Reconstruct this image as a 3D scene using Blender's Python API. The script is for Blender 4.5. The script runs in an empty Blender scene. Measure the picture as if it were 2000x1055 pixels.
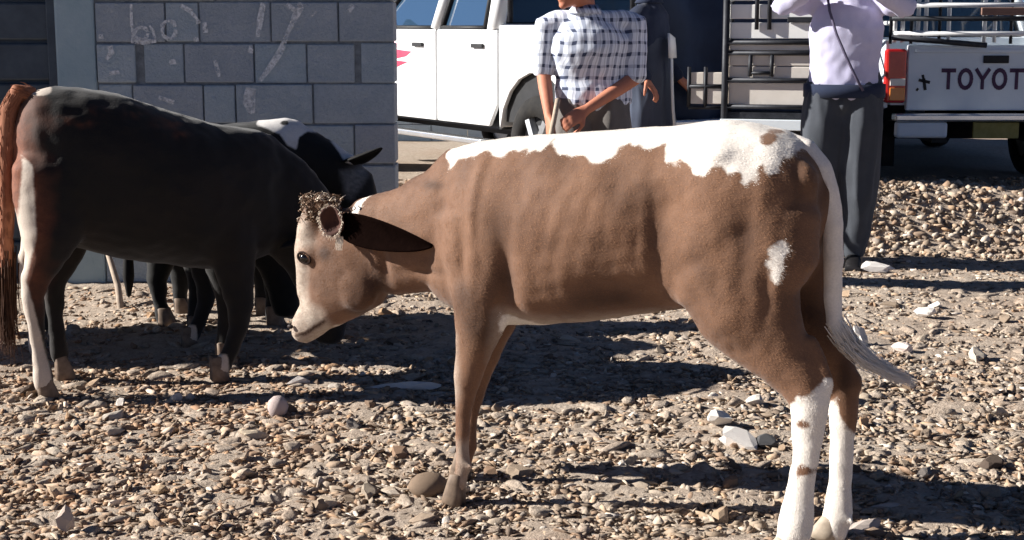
import bpy, bmesh, math, random
import numpy as np
from mathutils import Vector, Matrix, noise as mnoise

random.seed(7); np.random.seed(7)
sc = bpy.context.scene
COL = sc.collection
R = math.radians

# ------------------------------------------------------------------ camera
CAM_H, CAM_F, PITCH = 1.286, 2864.0, math.atan(0.1671)
cam = bpy.data.cameras.new('camera'); cam.sensor_width = 36.0; cam.lens = CAM_F / 2000.0 * 36.0
cam.clip_start = 0.05; cam.clip_end = 2000
camo = bpy.data.objects.new('camera', cam); COL.objects.link(camo)
camo.location = (0, 0, CAM_H); camo.rotation_euler = (math.pi / 2 - PITCH, 0, 0)
sc.camera = camo

# ------------------------------------------------------------------ sky + sun
SUN_EL, SUN_AZ = R(26), R(-3)          # azimuth measured from "straight from the left"; negative = from behind the wall
sdir = Vector((-math.cos(SUN_EL) * math.cos(SUN_AZ), -math.cos(SUN_EL) * math.sin(SUN_AZ), math.sin(SUN_EL)))
world = bpy.data.worlds.new('World'); sc.world = world; world.use_nodes = True
wn = world.node_tree; bg = wn.nodes['Background']
sky = wn.nodes.new('ShaderNodeTexSky'); sky.sky_type = 'NISHITA'; sky.sun_disc = False
sky.sun_elevation = SUN_EL; sky.sun_rotation = math.atan2(sdir.x, sdir.y)
sky.altitude = 1200; sky.air_density = 0.30; sky.dust_density = 0.1; sky.ozone_density = 2.5
wn.links.new(sky.outputs[0], bg.inputs[0]); bg.inputs[1].default_value = 0.05
sun = bpy.data.lights.new('sun', 'SUN'); sun.energy = 5.0; sun.angle = R(0.53); sun.color = (1.0, 0.955, 0.89)
suno = bpy.data.objects.new('sun', sun); COL.objects.link(suno)
suno.rotation_euler = sdir.to_track_quat('Z', 'Y').to_euler()
vs = sc.view_settings; vs.view_transform = 'Standard'; vs.look = 'None'; vs.exposure = 1.15; vs.gamma = 1; vs.use_curve_mapping = False
sc.cycles.max_bounces = 6; sc.cycles.use_denoising = True

# ------------------------------------------------------------------ helpers
def ray(u, v):
    t = (527.5 - v) / CAM_F; c, s = math.cos(PITCH), math.sin(PITCH)
    return Vector(((u - 1000) / CAM_F, c + t * s, -s + t * c))
def at_y(u, v, Y):
    d = ray(u, v); return Vector((0, 0, CAM_H)) + d * (Y / d.y)
def at_z(u, v, z=0.0):
    d = ray(u, v); return Vector((0, 0, CAM_H)) + d * ((z - CAM_H) / d.z)

def obj(name, me, material=None, parent=None, smooth=True):
    o = bpy.data.objects.new(name, me); COL.objects.link(o)
    if material is not None:
        me.materials.clear(); me.materials.append(material)
    if parent is not None: o.parent = parent
    if smooth and len(me.polygons):
        me.polygons.foreach_set('use_smooth', [True] * len(me.polygons))
    return o
def tag(o, label=None, cat=None, group=None, kind=None):
    if label: o['label'] = label
    if cat: o['category'] = cat
    if group: o['group'] = group
    if kind: o['kind'] = kind
    return o
def empty(name, loc=(0, 0, 0), rz=0):
    o = bpy.data.objects.new(name, None); COL.objects.link(o); o.location = loc; o.rotation_euler = (0, 0, rz)
    o.empty_display_size = 0.1
    return o
def copy_of(o, parent=None):
    c = o.copy(); COL.objects.link(c); c.parent = parent; return c

class MB:
    """collects shells; build() links them as one mesh object"""
    def __init__(s): s.v = []; s.f = []
    def add(s, vs, fs):
        n = len(s.v); s.v += [tuple(x) for x in vs]; s.f += [tuple(i + n for i in f) for f in fs]; return s
    def mesh(s, name='mesh'):
        me = bpy.data.meshes.new(name); me.from_pydata(s.v, [], s.f); me.update(); return me
    def build(s, name, material, parent=None, smooth=False, bevel=0.0, seg=2):
        me = s.mesh(name); o = obj(name, me, material, parent, smooth)
        if bevel:
            m = o.modifiers.new('bevel', 'BEVEL'); m.width = bevel; m.segments = seg; m.limit_method = 'ANGLE'; m.angle_limit = R(35)
        return o
    def box(s, x0, x1, y0, y1, z0, z1, M=None):
        P = [(x, y, z) for z in (z0, z1) for y in (y0, y1) for x in (x0, x1)]
        if M is not None: P = [M @ Vector(p) for p in P]
        return s.add(P, [(0, 2, 3, 1), (4, 5, 7, 6), (0, 1, 5, 4), (2, 6, 7, 3), (0, 4, 6, 2), (1, 3, 7, 5)])
    def bar(s, p, q, r, n=8, r2=None):
        p, q = Vector(p), Vector(q); t = (q - p).normalized()
        a = t.orthogonal().normalized(); b = t.cross(a)
        r2 = r if r2 is None else r2
        P = []
        for c, rr in ((p, r), (q, r2)):
            for i in range(n):
                w = 2 * math.pi * (i + .5) / n; P.append(c + a * math.cos(w) * rr + b * math.sin(w) * rr)
        F = [(i, (i + 1) % n, n + (i + 1) % n, n + i) for i in range(n)] + [tuple(reversed(range(n))), tuple(range(n, 2 * n))]
        return s.add(P, F)
    def prism(s, pts, axis, d0, d1):
        """extrude a 2-D outline (list of pairs) along axis 'x','y','z' from d0 to d1"""
        n = len(pts)
        def m(p, d):
            return {'x': (d, p[0], p[1]), 'y': (p[0], d, p[1]), 'z': (p[0], p[1], d)}[axis]
        P = [m(p, d0) for p in pts] + [m(p, d1) for p in pts]
        F = [(i, (i + 1) % n, n + (i + 1) % n, n + i) for i in range(n)] + [tuple(reversed(range(n))), tuple(range(n, 2 * n))]
        return s.add(P, F)
    def loft(s, secs, n=18, p=2.0):
        """secs: (centre, U, V) with U, V radius vectors; rounded ends"""
        rings = []
        def ring(c, U, V, k=1.0, off=Vector()):
            out = []
            for i in range(n):
                w = 2 * math.pi * i / n; cw, sw = math.cos(w), math.sin(w)
                e = 2.0 / p
                x = math.copysign(abs(cw) ** e, cw); y = math.copysign(abs(sw) ** e, sw)
                out.append(c + off + U * (x * k) + V * (y * k))
            return out
        secs = [(Vector(a), Vector(b), Vector(c)) for a, b, c in secs]
        def capd(i, j):
            d = (secs[i][0] - secs[j][0]); return d.normalized() * min(secs[i][1].length, secs[i][2].length) if d.length > 1e-6 else Vector()
        d0 = capd(0, 1); d1 = capd(-1, -2)
        for k, h in ((0.35, .9), (.75, .6)): rings.append(ring(*secs[0], k=k, off=d0 * h * .6))
        for q in secs: rings.append(ring(*q))
        for k, h in ((.75, .6), (0.35, .9)): rings.append(ring(*secs[-1], k=k, off=d1 * h * .6))
        P = [v for r in rings for v in r]; F = []
        for j in range(len(rings) - 1):
            for i in range(n):
                a, b = j * n + i, j * n + (i + 1) % n; F.append((a, b, b + n, a + n))
        F.append(tuple(reversed(range(n)))); m = (len(rings) - 1) * n; F.append(tuple(range(m, m + n)))
        return s.add(P, F)
    def tube(s, pts, rad, ref=(0, 1, 0), n=16, p=2.0):
        """3-D tube: rad = r or (r_ref, r_other) per point"""
        pts = [Vector(x) for x in pts]; ref = Vector(ref); secs = []
        for i, c in enumerate(pts):
            t = (pts[min(i + 1, len(pts) - 1)] - pts[max(i - 1, 0)]).normalized()
            u = (ref - t * ref.dot(t))
            u = u.normalized() if u.length > 1e-4 else t.orthogonal().normalized()
            w = t.cross(u).normalized(); r = rad[i]
            r1, r2 = (r, r) if not isinstance(r, (tuple, list)) else r
            secs.append((c, u * r1, w * r2))
        return s.loft(secs, n, p)
    def ball(s, c, rx, ry, rz, n=14, M=None):
        P = []; F = []; m = n // 2
        for j in range(1, m):
            th = math.pi * j / m
            for i in range(n):
                w = 2 * math.pi * i / n; q = Vector((rx * math.sin(th) * math.cos(w), ry * math.sin(th) * math.sin(w), rz * math.cos(th)))
                P.append((M @ q if M is not None else q) + Vector(c))
        top = Vector((0, 0, rz)); P.append((M @ top if M is not None else top) + Vector(c)); P.append((M @ -top if M is not None else -top) + Vector(c))
        for j in range(m - 2):
            for i in range(n):
                a, b = j * n + i, j * n + (i + 1) % n; F.append((a, a + n, b + n, b))
        T, B = len(P) - 2, len(P) - 1
        for i in range(n):
            F.append((T, i, (i + 1) % n)); k = (m - 2) * n; F.append((B, k + (i + 1) % n, k + i))
        return s.add(P, F)

def fuse(mb, voxel, smooth=5, factor=.5, name='body'):
    """union of closed shells as ONE continuous skin"""
    me = mb.mesh(name); bm = bmesh.new(); bm.from_mesh(me); bmesh.ops.recalc_face_normals(bm, faces=bm.faces); bm.to_mesh(me); bm.free()
    o = bpy.data.objects.new('tmp', me); COL.objects.link(o)
    r = o.modifiers.new('r', 'REMESH'); r.mode = 'VOXEL'; r.voxel_size = voxel; r.use_smooth_shade = True
    if smooth:
        m = o.modifiers.new('s', 'SMOOTH'); m.factor = factor; m.iterations = smooth
    bpy.context.view_layer.update()
    dg = bpy.context.evaluated_depsgraph_get()
    out = bpy.data.meshes.new_from_object(o.evaluated_get(dg)); out.name = name
    bpy.data.objects.remove(o); bpy.data.meshes.remove(me)
    return out
def verts(me):
    a = np.empty(len(me.vertices) * 3); me.vertices.foreach_get('co', a); return a.reshape(-1, 3)
def set_verts(me, a):
    me.vertices.foreach_set('co', a.reshape(-1)); me.update()
def normals(me):
    a = np.empty(len(me.vertices) * 3); me.vertex_normals.foreach_get('vector', a); return a.reshape(-1, 3)
def fattr(me, name, val):
    at = me.attributes.new(name, 'FLOAT', 'POINT'); at.data.foreach_set('value', np.asarray(val, dtype=np.float32))
def nz(a, scale, seed=0.0):
    sx = scale if isinstance(scale, (tuple, list)) else (scale,) * 3
    return np.array([mnoise.noise((p[0] * sx[0] + seed, p[1] * sx[1] + seed * 1.7, p[2] * sx[2] - seed)) for p in a])
def sdpoly(pts, x, y):
    """signed distance to polygon, positive inside"""
    d = np.full(x.shape, 1e9); ins = np.zeros(x.shape, bool); n = len(pts)
    for i in range(n):
        ax, ay = pts[i]; bx, by = pts[(i + 1) % n]
        ex, ey = bx - ax, by - ay; L = ex * ex + ey * ey + 1e-12
        t = np.clip(((x - ax) * ex + (y - ay) * ey) / L, 0, 1)
        d = np.minimum(d, np.hypot(x - ax - t * ex, y - ay - t * ey))
        c = ((ay > y) != (by > y)) & (x < (bx - ax) * (y - ay) / (by - ay + 1e-12) + ax); ins ^= c
    return np.where(ins, d, -d)

# ------------------------------------------------------------------ materials
def srgb(r, g, b):
    return tuple((c / 12.92 if c <= .04045 else ((c + .055) / 1.055) ** 2.4) for c in (r / 255, g / 255, b / 255)) + (1,)
class NT:
    def __init__(s, name):
        s.m = bpy.data.materials.new(name); s.m.use_nodes = True; s.t = s.m.node_tree; s.b = s.t.nodes['Principled BSDF']
    def n(s, typ, **kw):
        nd = s.t.nodes.new(typ)
        for k, v in kw.items():
            if hasattr(nd, k): setattr(nd, k, v)
            else: nd.inputs[k.replace('_', ' ')].default_value = v
        return nd
    def l(s, a, b): s.t.links.new(a, b)
    def noise(s, scale, detail=4, rough=.55, vec=None, stretch=None):
        nd = s.n('ShaderNodeTexNoise'); nd.inputs['Scale'].default_value = scale; nd.inputs['Detail'].default_value = detail; nd.inputs['Roughness'].default_value = rough
        if vec is None:
            vec = s.n('ShaderNodeTexCoord').outputs['Object']
        if stretch:
            mp = s.n('ShaderNodeMapping'); mp.inputs['Scale'].default_value = stretch; s.l(vec, mp.inputs[0]); vec = mp.outputs[0]
        s.l(vec, nd.inputs['Vector']); return nd.outputs['Fac']
    def ramp(s, fac, stops, interp='LINEAR'):
        r = s.n('ShaderNodeValToRGB'); r.color_ramp.interpolation = interp; e = r.color_ramp.elements
        while len(e) < len(stops): e.new(.5)
        for k, (p, c) in enumerate(stops): e[k].position = p; e[k].color = c if len(c) == 4 else (*c, 1)
        s.l(fac, r.inputs[0]); return r.outputs[0]
    def mix(s, fac, a, b, mode='MIX'):
        m = s.n('ShaderNodeMix', data_type='RGBA', blend_type=mode)
        for sock, v in ((m.inputs[0], fac), (m.inputs[6], a), (m.inputs[7], b)):
            if isinstance(v, (int, float, tuple)): sock.default_value = v
            else: s.l(v, sock)
        return m.outputs[2]
    def math(s, op, a, b=0.0, c=0.0):
        m = s.n('ShaderNodeMath', operation=op)
        for i, v in enumerate((a, b, c)):
            if isinstance(v, (int, float)): m.inputs[i].default_value = v
            else: s.l(v, m.inputs[i])
        return m.outputs[0]
    def attr(s, name, out='Fac'):
        a = s.n('ShaderNodeAttribute'); a.attribute_name = name; return a.outputs[out]
    def bump(s, h, strength=.3, dist=.01):
        b = s.n('ShaderNodeBump'); b.inputs['Strength'].default_value = strength; b.inputs['Distance'].default_value = dist
        s.l(h, b.inputs['Height']); s.l(b.outputs[0], s.b.inputs['Normal'])
    def fin(s, col, rough=.8, metal=0.0, spec=None, sheen=0.0):
        if isinstance(col, tuple): s.b.inputs['Base Color'].default_value = col
        else: s.l(col, s.b.inputs['Base Color'])
        if isinstance(rough, (int, float)): s.b.inputs['Roughness'].default_value = rough
        else: s.l(rough, s.b.inputs['Roughness'])
        s.b.inputs['Metallic'].default_value = metal
        if spec is not None: s.b.inputs['Specular IOR Level'].default_value = spec
        if sheen: s.b.inputs['Sheen Weight'].default_value = sheen; s.b.inputs['Sheen Roughness'].default_value = .5
        return s.m
def mnoisy(name, c1, c2, scale=6, rough=.8, bump=0.0, bscale=60, dist=.005, metal=0, spec=.3, stretch=None, detail=5):
    t = NT(name); f = t.noise(scale, detail, .6, stretch=stretch)
    c = t.ramp(f, [(.3, c1), (.7, c2)])
    if bump: t.bump(t.noise(bscale, 4), bump, dist)
    return t.fin(c, rough, metal, spec)
M = {}

# ================================================================== ground
def sst(a, b, x):
    t = np.clip((x - a) / (b - a), 0, 1); return t * t * (3 - 2 * t)
def gz(x, y):
    """ground height"""
    x = np.asarray(x, float); y = np.asarray(y, float)
    h = .010 * np.sin(1.9 * x + .6) * np.sin(1.5 * y + 1.1) + .006 * np.sin(4.3 * x - 1.7 * y) + .005 * np.sin(3.1 * y + 5.2 * x + 2)
    near = 1 - sst(5.5, 8.0, y)
    h = h * (.5 + .5 * sst(4.2, 5.2, np.abs(y - 3.9) + 3.9))
    h = h + .0 * y
    h = h + .33 * sst(8.25, 8.85, y) * (1 - sst(8.98, 9.5, y)) * sst(1.75, 2.0, x) * (.93 + .09 * np.sin(3.3 * x))  # bank raised here to lift the ground clear of the long shadows
    return h
def ground_mesh():
    def axis(lo, hi, step, far):
        c = list(np.arange(lo, hi + 1e-6, step)); d = step; a = c[-1]; up = []
        while a < far: d *= 1.35; a += d; up.append(a)
        d = step; a = c[0]; dn = []
        while a > -far: d *= 1.35; a -= d; dn.append(a)
        return np.array(dn[::-1] + c + up)
    xs = axis(-2.6, 4.6, .03, 500); ys = axis(2.9, 12.2, .03, 900)
    X, Y = np.meshgrid(xs, ys); Z = gz(X, Y)
    P = np.stack([X, Y, Z], -1).reshape(-1, 3)
    inn = (np.abs(P[:, 0] - 1) < 3.8) & (P[:, 1] > 2.7) & (P[:, 1] < 12.4)
    q = P[inn]; P[inn, 2] += .010 * nz(q, 5.0) + .010 * nz(q, 13.0, 3) + .006 * nz(q, 31.0, 9)
    nx, ny = len(xs), len(ys); i = np.arange(nx * ny).reshape(ny, nx)
    F = np.stack([i[:-1, :-1], i[:-1, 1:], i[1:, 1:], i[1:, :-1]], -1).reshape(-1, 4)
    me = bpy.data.meshes.new('ground'); me.from_pydata(P.tolist(), [], F.tolist()); me.update(); return me
def mat_ground():
    t = NT('dry_dirt'); co = t.n('ShaderNodeTexCoord').outputs['Object']
    a = t.noise(1.1, 5, .6, co); b = t.noise(24, 6, .7, co); c = t.noise(90, 5, .7, co)
    base = t.ramp(b, [(.28, srgb(140, 126, 112)), (.5, srgb(178, 162, 146)), (.72, srgb(208, 195, 180))])
    red = t.ramp(a, [(.45, (0, 0, 0, 1)), (.68, (1, 1, 1, 1))])
    base = t.mix(t.math('MULTIPLY', red, .45), base, srgb(158, 124, 100))
    base = t.mix(.35, base, t.ramp(c, [(.3, srgb(112, 98, 86)), (.7, srgb(204, 190, 174))]))
    h = t.math('ADD', t.math('MULTIPLY', b, .6), t.math('MULTIPLY', c, .5)); t.bump(h, .9, .02)
    return t.fin(base, .95, spec=.15)
M['ground'] = mat_ground()
g = obj('ground', ground_mesh(), M['ground']); tag(g, kind='structure')

# ---- stone materials: a colour of its own per stone
def mat_stone(name, attr):
    t = NT(name); co = t.n('ShaderNodeTexCoord').outputs['Object']
    if attr: c = t.attr('tint', 'Color')
    else:
        c = t.n('ShaderNodeObjectInfo').outputs['Color']
    f = t.noise(45, 5, .65, co); c = t.mix(.55, c, t.ramp(f, [(.3, (.62, .6, .57, 1)), (.7, (1, 1, 1, 1))]), 'MULTIPLY')
    t.bump(t.noise(130, 4, .6, co), .5, .004)
    return t.fin(c, .95, spec=.05)
M['gravel'] = mat_stone('gravel_stone', True); M['stone'] = mat_stone('loose_stone', False)
PAL = [srgb(*c)[:3] for c in ((176, 162, 146), (196, 182, 165), (150, 134, 118), (124, 106, 92), (184, 160, 136), (212, 201, 188), (232, 224, 214), (152, 126, 106), (138, 130, 124), (176, 146, 118), (166, 157, 148), (98, 86, 78))]
PALW = np.array([20, 12, 20, 12, 13, 5, 2.0, 12, 3, 9, 5, 7], float); PALW /= PALW.sum()

ico = bmesh.new(); bmesh.ops.create_icosphere(ico, subdivisions=1, radius=1); IV1 = np.array([v.co[:] for v in ico.verts]); ico.faces.ensure_lookup_table(); IF1 = np.array([[v.index for v in f.verts] for f in ico.faces]); ico.free()
ico = bmesh.new(); bmesh.ops.create_icosphere(ico, subdivisions=2, radius=1); IV2 = np.array([v.co[:] for v in ico.verts]); IF2 = np.array([[v.index for v in f.verts] for f in ico.faces]); ico.free()
rs = np.random.RandomState(11)
def rotm(n):
    q = rs.normal(size=(n, 4)); q /= np.linalg.norm(q, axis=1)[:, None]; w, x, y, z = q.T
    return np.stack([np.stack([1 - 2 * (y * y + z * z), 2 * (x * y - z * w), 2 * (x * z + y * w)], -1),
                     np.stack([2 * (x * y + z * w), 1 - 2 * (x * x + z * z), 2 * (y * z - x * w)], -1),
                     np.stack([2 * (x * z - y * w), 2 * (y * z + x * w), 1 - 2 * (x * x + y * y)], -1)], 1)
def rock_shapes(k, V):
    """angular stone shapes: cut by random planes"""
    out = []
    for _ in range(k):
        v = V.copy() * (1 + .16 * rs.normal(size=(len(V), 1)))
        for _ in range(7):
            n = rs.normal(size=3); n /= np.linalg.norm(n); d = rs.uniform(.32, .75); s = v @ n
            v -= np.outer(np.clip(s - d, 0, None), n)
        out.append(v)
    return np.array(out)
def scatter(n, xr, yr, size, flat=(.45, .9), dens=None, sink=.3):
    x = rs.uniform(*xr, n); y = rs.uniform(*yr, n)
    if dens is not None:
        k = rs.uniform(size=n) < dens(x, y); x, y = x[k], y[k]
    r = size(len(x)); return x, y, r
def in_view(x, y, pad=.35):
    return np.abs(x) < (y * .352 + pad)
def stone_cloud(name, x, y, r, V, F, flat=(.4, .85), tilt=.6, sink=.25, bright=1.0, kind='stuff', parent=None, z0=None):
    n = len(x); S = rock_shapes(24, V); v = S[rs.randint(0, 24, n)]
    sc3 = np.stack([rs.uniform(.8, 1.9, n), rs.uniform(.6, 1.05, n), rs.uniform(*flat, n)], -1) * r[:, None]
    v = v * sc3[:, None, :]
    a = rs.uniform(0, 2 * np.pi, n); ca, sa = np.cos(a), np.sin(a); tx = rs.normal(0, tilt, n); ct, st = np.cos(tx), np.sin(tx)
    Y = v[..., 1] * ct[:, None] - v[..., 2] * st[:, None]; Z = v[..., 1] * st[:, None] + v[..., 2] * ct[:, None]; X = v[..., 0]
    v = np.stack([X * ca[:, None] - Y * sa[:, None], X * sa[:, None] + Y * ca[:, None], Z], -1)
    zb = v[..., 2].min(1); h = v[..., 2].max(1) - zb
    base = gz(x, y) if z0 is None else z0
    v += np.stack([x, y, base - zb - h * sink], -1)[:, None, :]
    m = V.shape[0]; faces = (F[None] + (np.arange(n) * m)[:, None, None]).reshape(-1, 3)
    me = bpy.data.meshes.new(name); P = v.reshape(-1, 3)
    me.vertices.add(len(P)); me.vertices.foreach_set('co', P.reshape(-1)); nf = len(faces)
    me.loops.add(nf * 3); me.loops.foreach_set('vertex_index', faces.reshape(-1).astype(np.int32))
    me.polygons.add(nf); me.polygons.foreach_set('loop_start', np.arange(0, nf * 3, 3, dtype=np.int32)); me.polygons.foreach_set('loop_total', np.full(nf, 3, np.int32))
    me.update(calc_edges=True)
    ci = rs.choice(len(PAL), n, p=PALW); col = np.array(PAL)[ci] * rs.uniform(.74, 1.10, (n, 1)) * bright; col = col * .78 + np.array(srgb(172, 154, 136)[:3]) * .22
    # warmer, redder stones in the left foreground as in the photo
    warm = sst(.1, .8, np.sin(1.1 * x + .4) * np.sin(.9 * y) + .15 - .25 * x); col = col * (1 + warm[:, None] * np.array([.05, -.04, -.10]))
    c4 = np.concatenate([np.repeat(col, m, 0), np.ones((n * m, 1))], 1)
    at = me.color_attributes.new('tint', 'FLOAT_COLOR', 'POINT'); at.data.foreach_set('color', c4.reshape(-1).astype(np.float32))
    o = obj(name, me, M['gravel'], parent, smooth=False); tag(o, kind=kind); return o
def clear(x, y):
    """keep stones off the wall and out of hooves / feet"""
    ok = ~((x < -.5) & (y > 7.2) & (y < 7.65))
    for fx, fy, fr in FEET: ok &= ((x - fx) ** 2 + (y - fy) ** 2) > fr * fr
    return ok
FEET = []

# ================================================================== block wall
WY = 7.30
def wx(px): return at_y(px, 160, WY).x
def mat_block():
    t = NT('concrete_block'); co = t.n('ShaderNodeTexCoord').outputs['Object']; rnd_ = t.n('ShaderNodeObjectInfo').outputs['Random']
    c = t.ramp(t.noise(7, 6, .65, co), [(.3, srgb(158, 176, 188)), (.7, srgb(182, 196, 206))])
    c = t.mix(t.math('MULTIPLY', rnd_, .5), c, srgb(150, 148, 158))
    c = t.mix(.18, c, t.ramp(t.noise(80, 5, .7, co), [(.35, srgb(120, 128, 136)), (.65, srgb(190, 196, 200))]))
    t.bump(t.math('ADD', t.noise(120, 5, .7, co), t.math('MULTIPLY', t.noise(18, 4, .6, co), 2.0)), .8, .010); return t.fin(c, .93, spec=.1)
M['block'] = mat_block()
M['mortar'] = mnoisy('mortar', srgb(104, 110, 116), srgb(138, 144, 148), 30, .95, .5, 90)
M['render'] = mnoisy('cement_render', srgb(146, 168, 178), srgb(164, 182, 190), 5, .9, .4, 60)
wall = empty('block_wall', (0, 0, 0)); tag(wall, 'grey concrete block wall with chalk scrawls behind the dark cattle', 'wall', kind='thing')
XL, XR = wx(112), wx(770); TOPZ = 2.2
MB().box(XL + .02, XR - .012, WY + .012, WY + .188, -.1, TOPZ - .01).build('mortar_core', M['mortar'], wall)
MB().box(XL, wx(189), WY - .006, WY + .2, -.1, TOPZ).build('corner_column', M['render'], wall, bevel=.012)
joints = {6: [327, 392, 532, 663], 5: [(266, 283), 361, 497, 600, (693, 706)], 4: [258, 396, 459, 610], 3: [245, 392, 545, 690], 2: [300, 470, 622], 1: [246, 400, 548, 700], 0: [320, 470, 640], 7: [262, 425, 560, 705], 8: [330, 480, 640], 9: [260, 400, 560, 700], 10: [330, 480, 640]}
for row, js in joints.items():
    xs = [wx(190) + .004]
    for j in js:
        if isinstance(j, tuple): xs += [wx(j[0]), wx(j[1])]
        else: xs += [wx(j) - .004, wx(j) + .004]
    xs.append(XR)
    for k in range(0, len(xs), 2):
        gap = .0045 + rs.uniform(-.0012, .0022)
        z0, z1 = row * .2 + gap, row * .2 + .2 - gap + rs.uniform(-.003, .003)
        dy = rs.uniform(-.006, .006)
        MB().box(xs[k], xs[k + 1], WY + dy, WY + .2, z0, z1).build('block', M['block'], wall, bevel=.006)
# chalk scrawls and drips: thin flat strokes lying on the blocks
def mat_chalk():
    t = NT('chalk_paint'); f = t.noise(38, 5, .7); tr = t.n('ShaderNodeBsdfTransparent'); mx = t.n('ShaderNodeMixShader')
    a = t.ramp(f, [(.34, (.12, .12, .12, 1)), (.60, (.82, .82, .82, 1))]); out = t.t.nodes['Material Output']
    t.fin(srgb(236, 238, 240), .9); t.l(a, mx.inputs[0]); t.l(tr.outputs[0], mx.inputs[1]); t.l(t.b.outputs[0], mx.inputs[2]); t.l(mx.outputs[0], out.inputs[0]); return t.m
M['chalk'] = mat_chalk()
def stroke(pts, w, closed=False):
    q = [at_y(u, v, WY - .0075) for u, v in pts]
    if closed: q.append(q[0])
    P = []; F = []
    for i, c in enumerate(q):
        t = (q[min(i + 1, len(q) - 1)] - q[max(i - 1, 0)]).normalized(); n = Vector((-t.z, 0, t.x))
        ww = w * .5 * WY / CAM_F * (1 + .35 * math.sin(i * 2.3)); P += [c + n * ww, c - n * ww]
    for i in range(len(q) - 1): F.append((2 * i, 2 * i + 1, 2 * i + 3, 2 * i + 2))
    MB().add(P, F).build('chalk_mark', M['chalk'], wall)
stroke([(256, 8), (257, 45), (260, 80)], 5); stroke([(256, 79), (280, 82), (305, 80)], 10)
stroke([(276 + 13 * math.cos(i * .6), 65 + 12 * math.sin(i * .6)) for i in range(11)], 6)
stroke([(303, 78), (300, 62), (292, 50)], 5)
stroke([(330 + 14 * math.cos(i * .6), 58 + 18 * math.sin(i * .6)) for i in range(11)], 7)
stroke([(352, 10), (372, 22), (384, 36), (388, 46)], 8); stroke([(378, 78), (388, 76)], 8); stroke([(399, 44), (402, 64)], 8)
stroke([(514, 6), (508, 40), (503, 72)], 10); stroke([(590, 12), (578, 30), (562, 64), (548, 100), (530, 128), (508, 158)], 11)
stroke([(560, 8), (572, 18), (580, 24)], 8); stroke([(584, 6), (588, 14)], 8); stroke([(612, 26), (614, 28)], 12); stroke([(690, 10), (680, 22)], 9)
stroke([(214, 90), (218, 102), (208, 116)], 10); stroke([(222, 138), (224, 146)], 18); stroke([(336, 116), (338, 126)], 11); stroke([(420, 118), (426, 142), (428, 150)], 7)
stroke([(491, 90), (489, 104)], 8); stroke([(490, 172), (486, 200), (492, 222)], 20); stroke([(310, 190), (340, 200)], 7); stroke([(196, 66), (198, 76)], 8)
# dark steel gate set in the same wall line
M['gate'] = mnoisy('dark_steel', srgb(62, 70, 80), srgb(80, 90, 100), 8, .6, .2, 40, metal=.2)
gate = empty('steel_gate', (0, 0, 0)); tag(gate, 'dark blue grey steel gate left of the block wall', 'gate', kind='thing')
for k in range(11):
    MB().box(XL - 1.6, XL - .006, WY + .1, WY + .13, k * .2 + .012, k * .2 + .195).build('panel', M['gate'], gate, bevel=.01)
MB().box(XL - 1.6, XL - .004, WY + .132, WY + .17, -.1, 2.2).build('backing_sheet', M['gate'], gate)
for xx in (XL - .06, XL - 1.59): MB().box(xx, xx + .05, WY + .06, WY + .098, 0, 2.2).build('stile', M['gate'], gate, bevel=.006)

# ================================================================== cattle
class Beast:
    """local frame: +x = towards the head, +y = the flank that faces the yard side given by 'side', z up"""
    def __init__(s, foot, b_foot, heading, side):
        # foot: world point of a near hoof; heading: angle of the body axis; side: +1 flank to the left of heading, -1 to the right
        s.a = Vector((math.cos(heading), math.sin(heading), 0)); s.b = Vector((-math.sin(heading), math.cos(heading), 0)) * side
        s.o = Vector((foot.x, foot.y, 0)) - s.b * b_foot; s.mb = MB(); s.side = side; s.heading = heading
    def P(s, u, v, b=0.0):
        d = ray(u, v); o = Vector((0, 0, CAM_H)) - s.o; t = (b - o.dot(s.b)) / d.dot(s.b); p = o + d * t
        s.depth = (Vector((0, 0, CAM_H)) + d * t - Vector((0, 0, CAM_H))).dot(Vector((0, math.cos(PITCH), -math.sin(PITCH))))
        return Vector((p.dot(s.a), b, p.z))
    def m(s, px): return px * s.depth / CAM_F
    def torso(s, rows, p=2.25):
        secs = []
        for x, t, bt, hw in rows:
            A, B = s.P(x, t), s.P(x, bt); c = (A + B) / 2
            secs.append((c, Vector((0, 0, (A.z - B.z) / 2)), Vector((0, hw, 0))))
        s.mb.loft(secs, 28, p)
    def limb(s, rows, b=0.0, p=2.0, n=16):
        """rows: (u, v, r_px, lateral_m[, b])"""
        C = []; Rr = []
        for r in rows:
            bb = r[4] if len(r) > 4 else b; C.append(s.P(r[0], r[1], bb)); Rr.append((s.m(r[2]), r[3]))
        secs = []
        for i, c in enumerate(C):
            t = C[min(i + 1, len(C) - 1)] - C[max(i - 1, 0)]; t.y = 0; t.normalize()
            secs.append((c, Vector((-t.z, 0, t.x)) * Rr[i][0], Vector((0, Rr[i][1], 0))))
        s.mb.loft(secs, n, p)
    def lump(s, u, v, b, ra, rb, rz): s.mb.ball(s.P(u, v, b), ra, rb, rz)
    def root(s, name, cx=0.0):
        e = empty(name, s.o, s.heading if s.side > 0 else s.heading)
        e.matrix_world = Matrix(((s.a.x, s.b.x, 0, s.o.x), (s.a.y, s.b.y, 0, s.o.y), (0, 0, 1, 0), (0, 0, 0, 1)))
        s.e = e; return e

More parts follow.
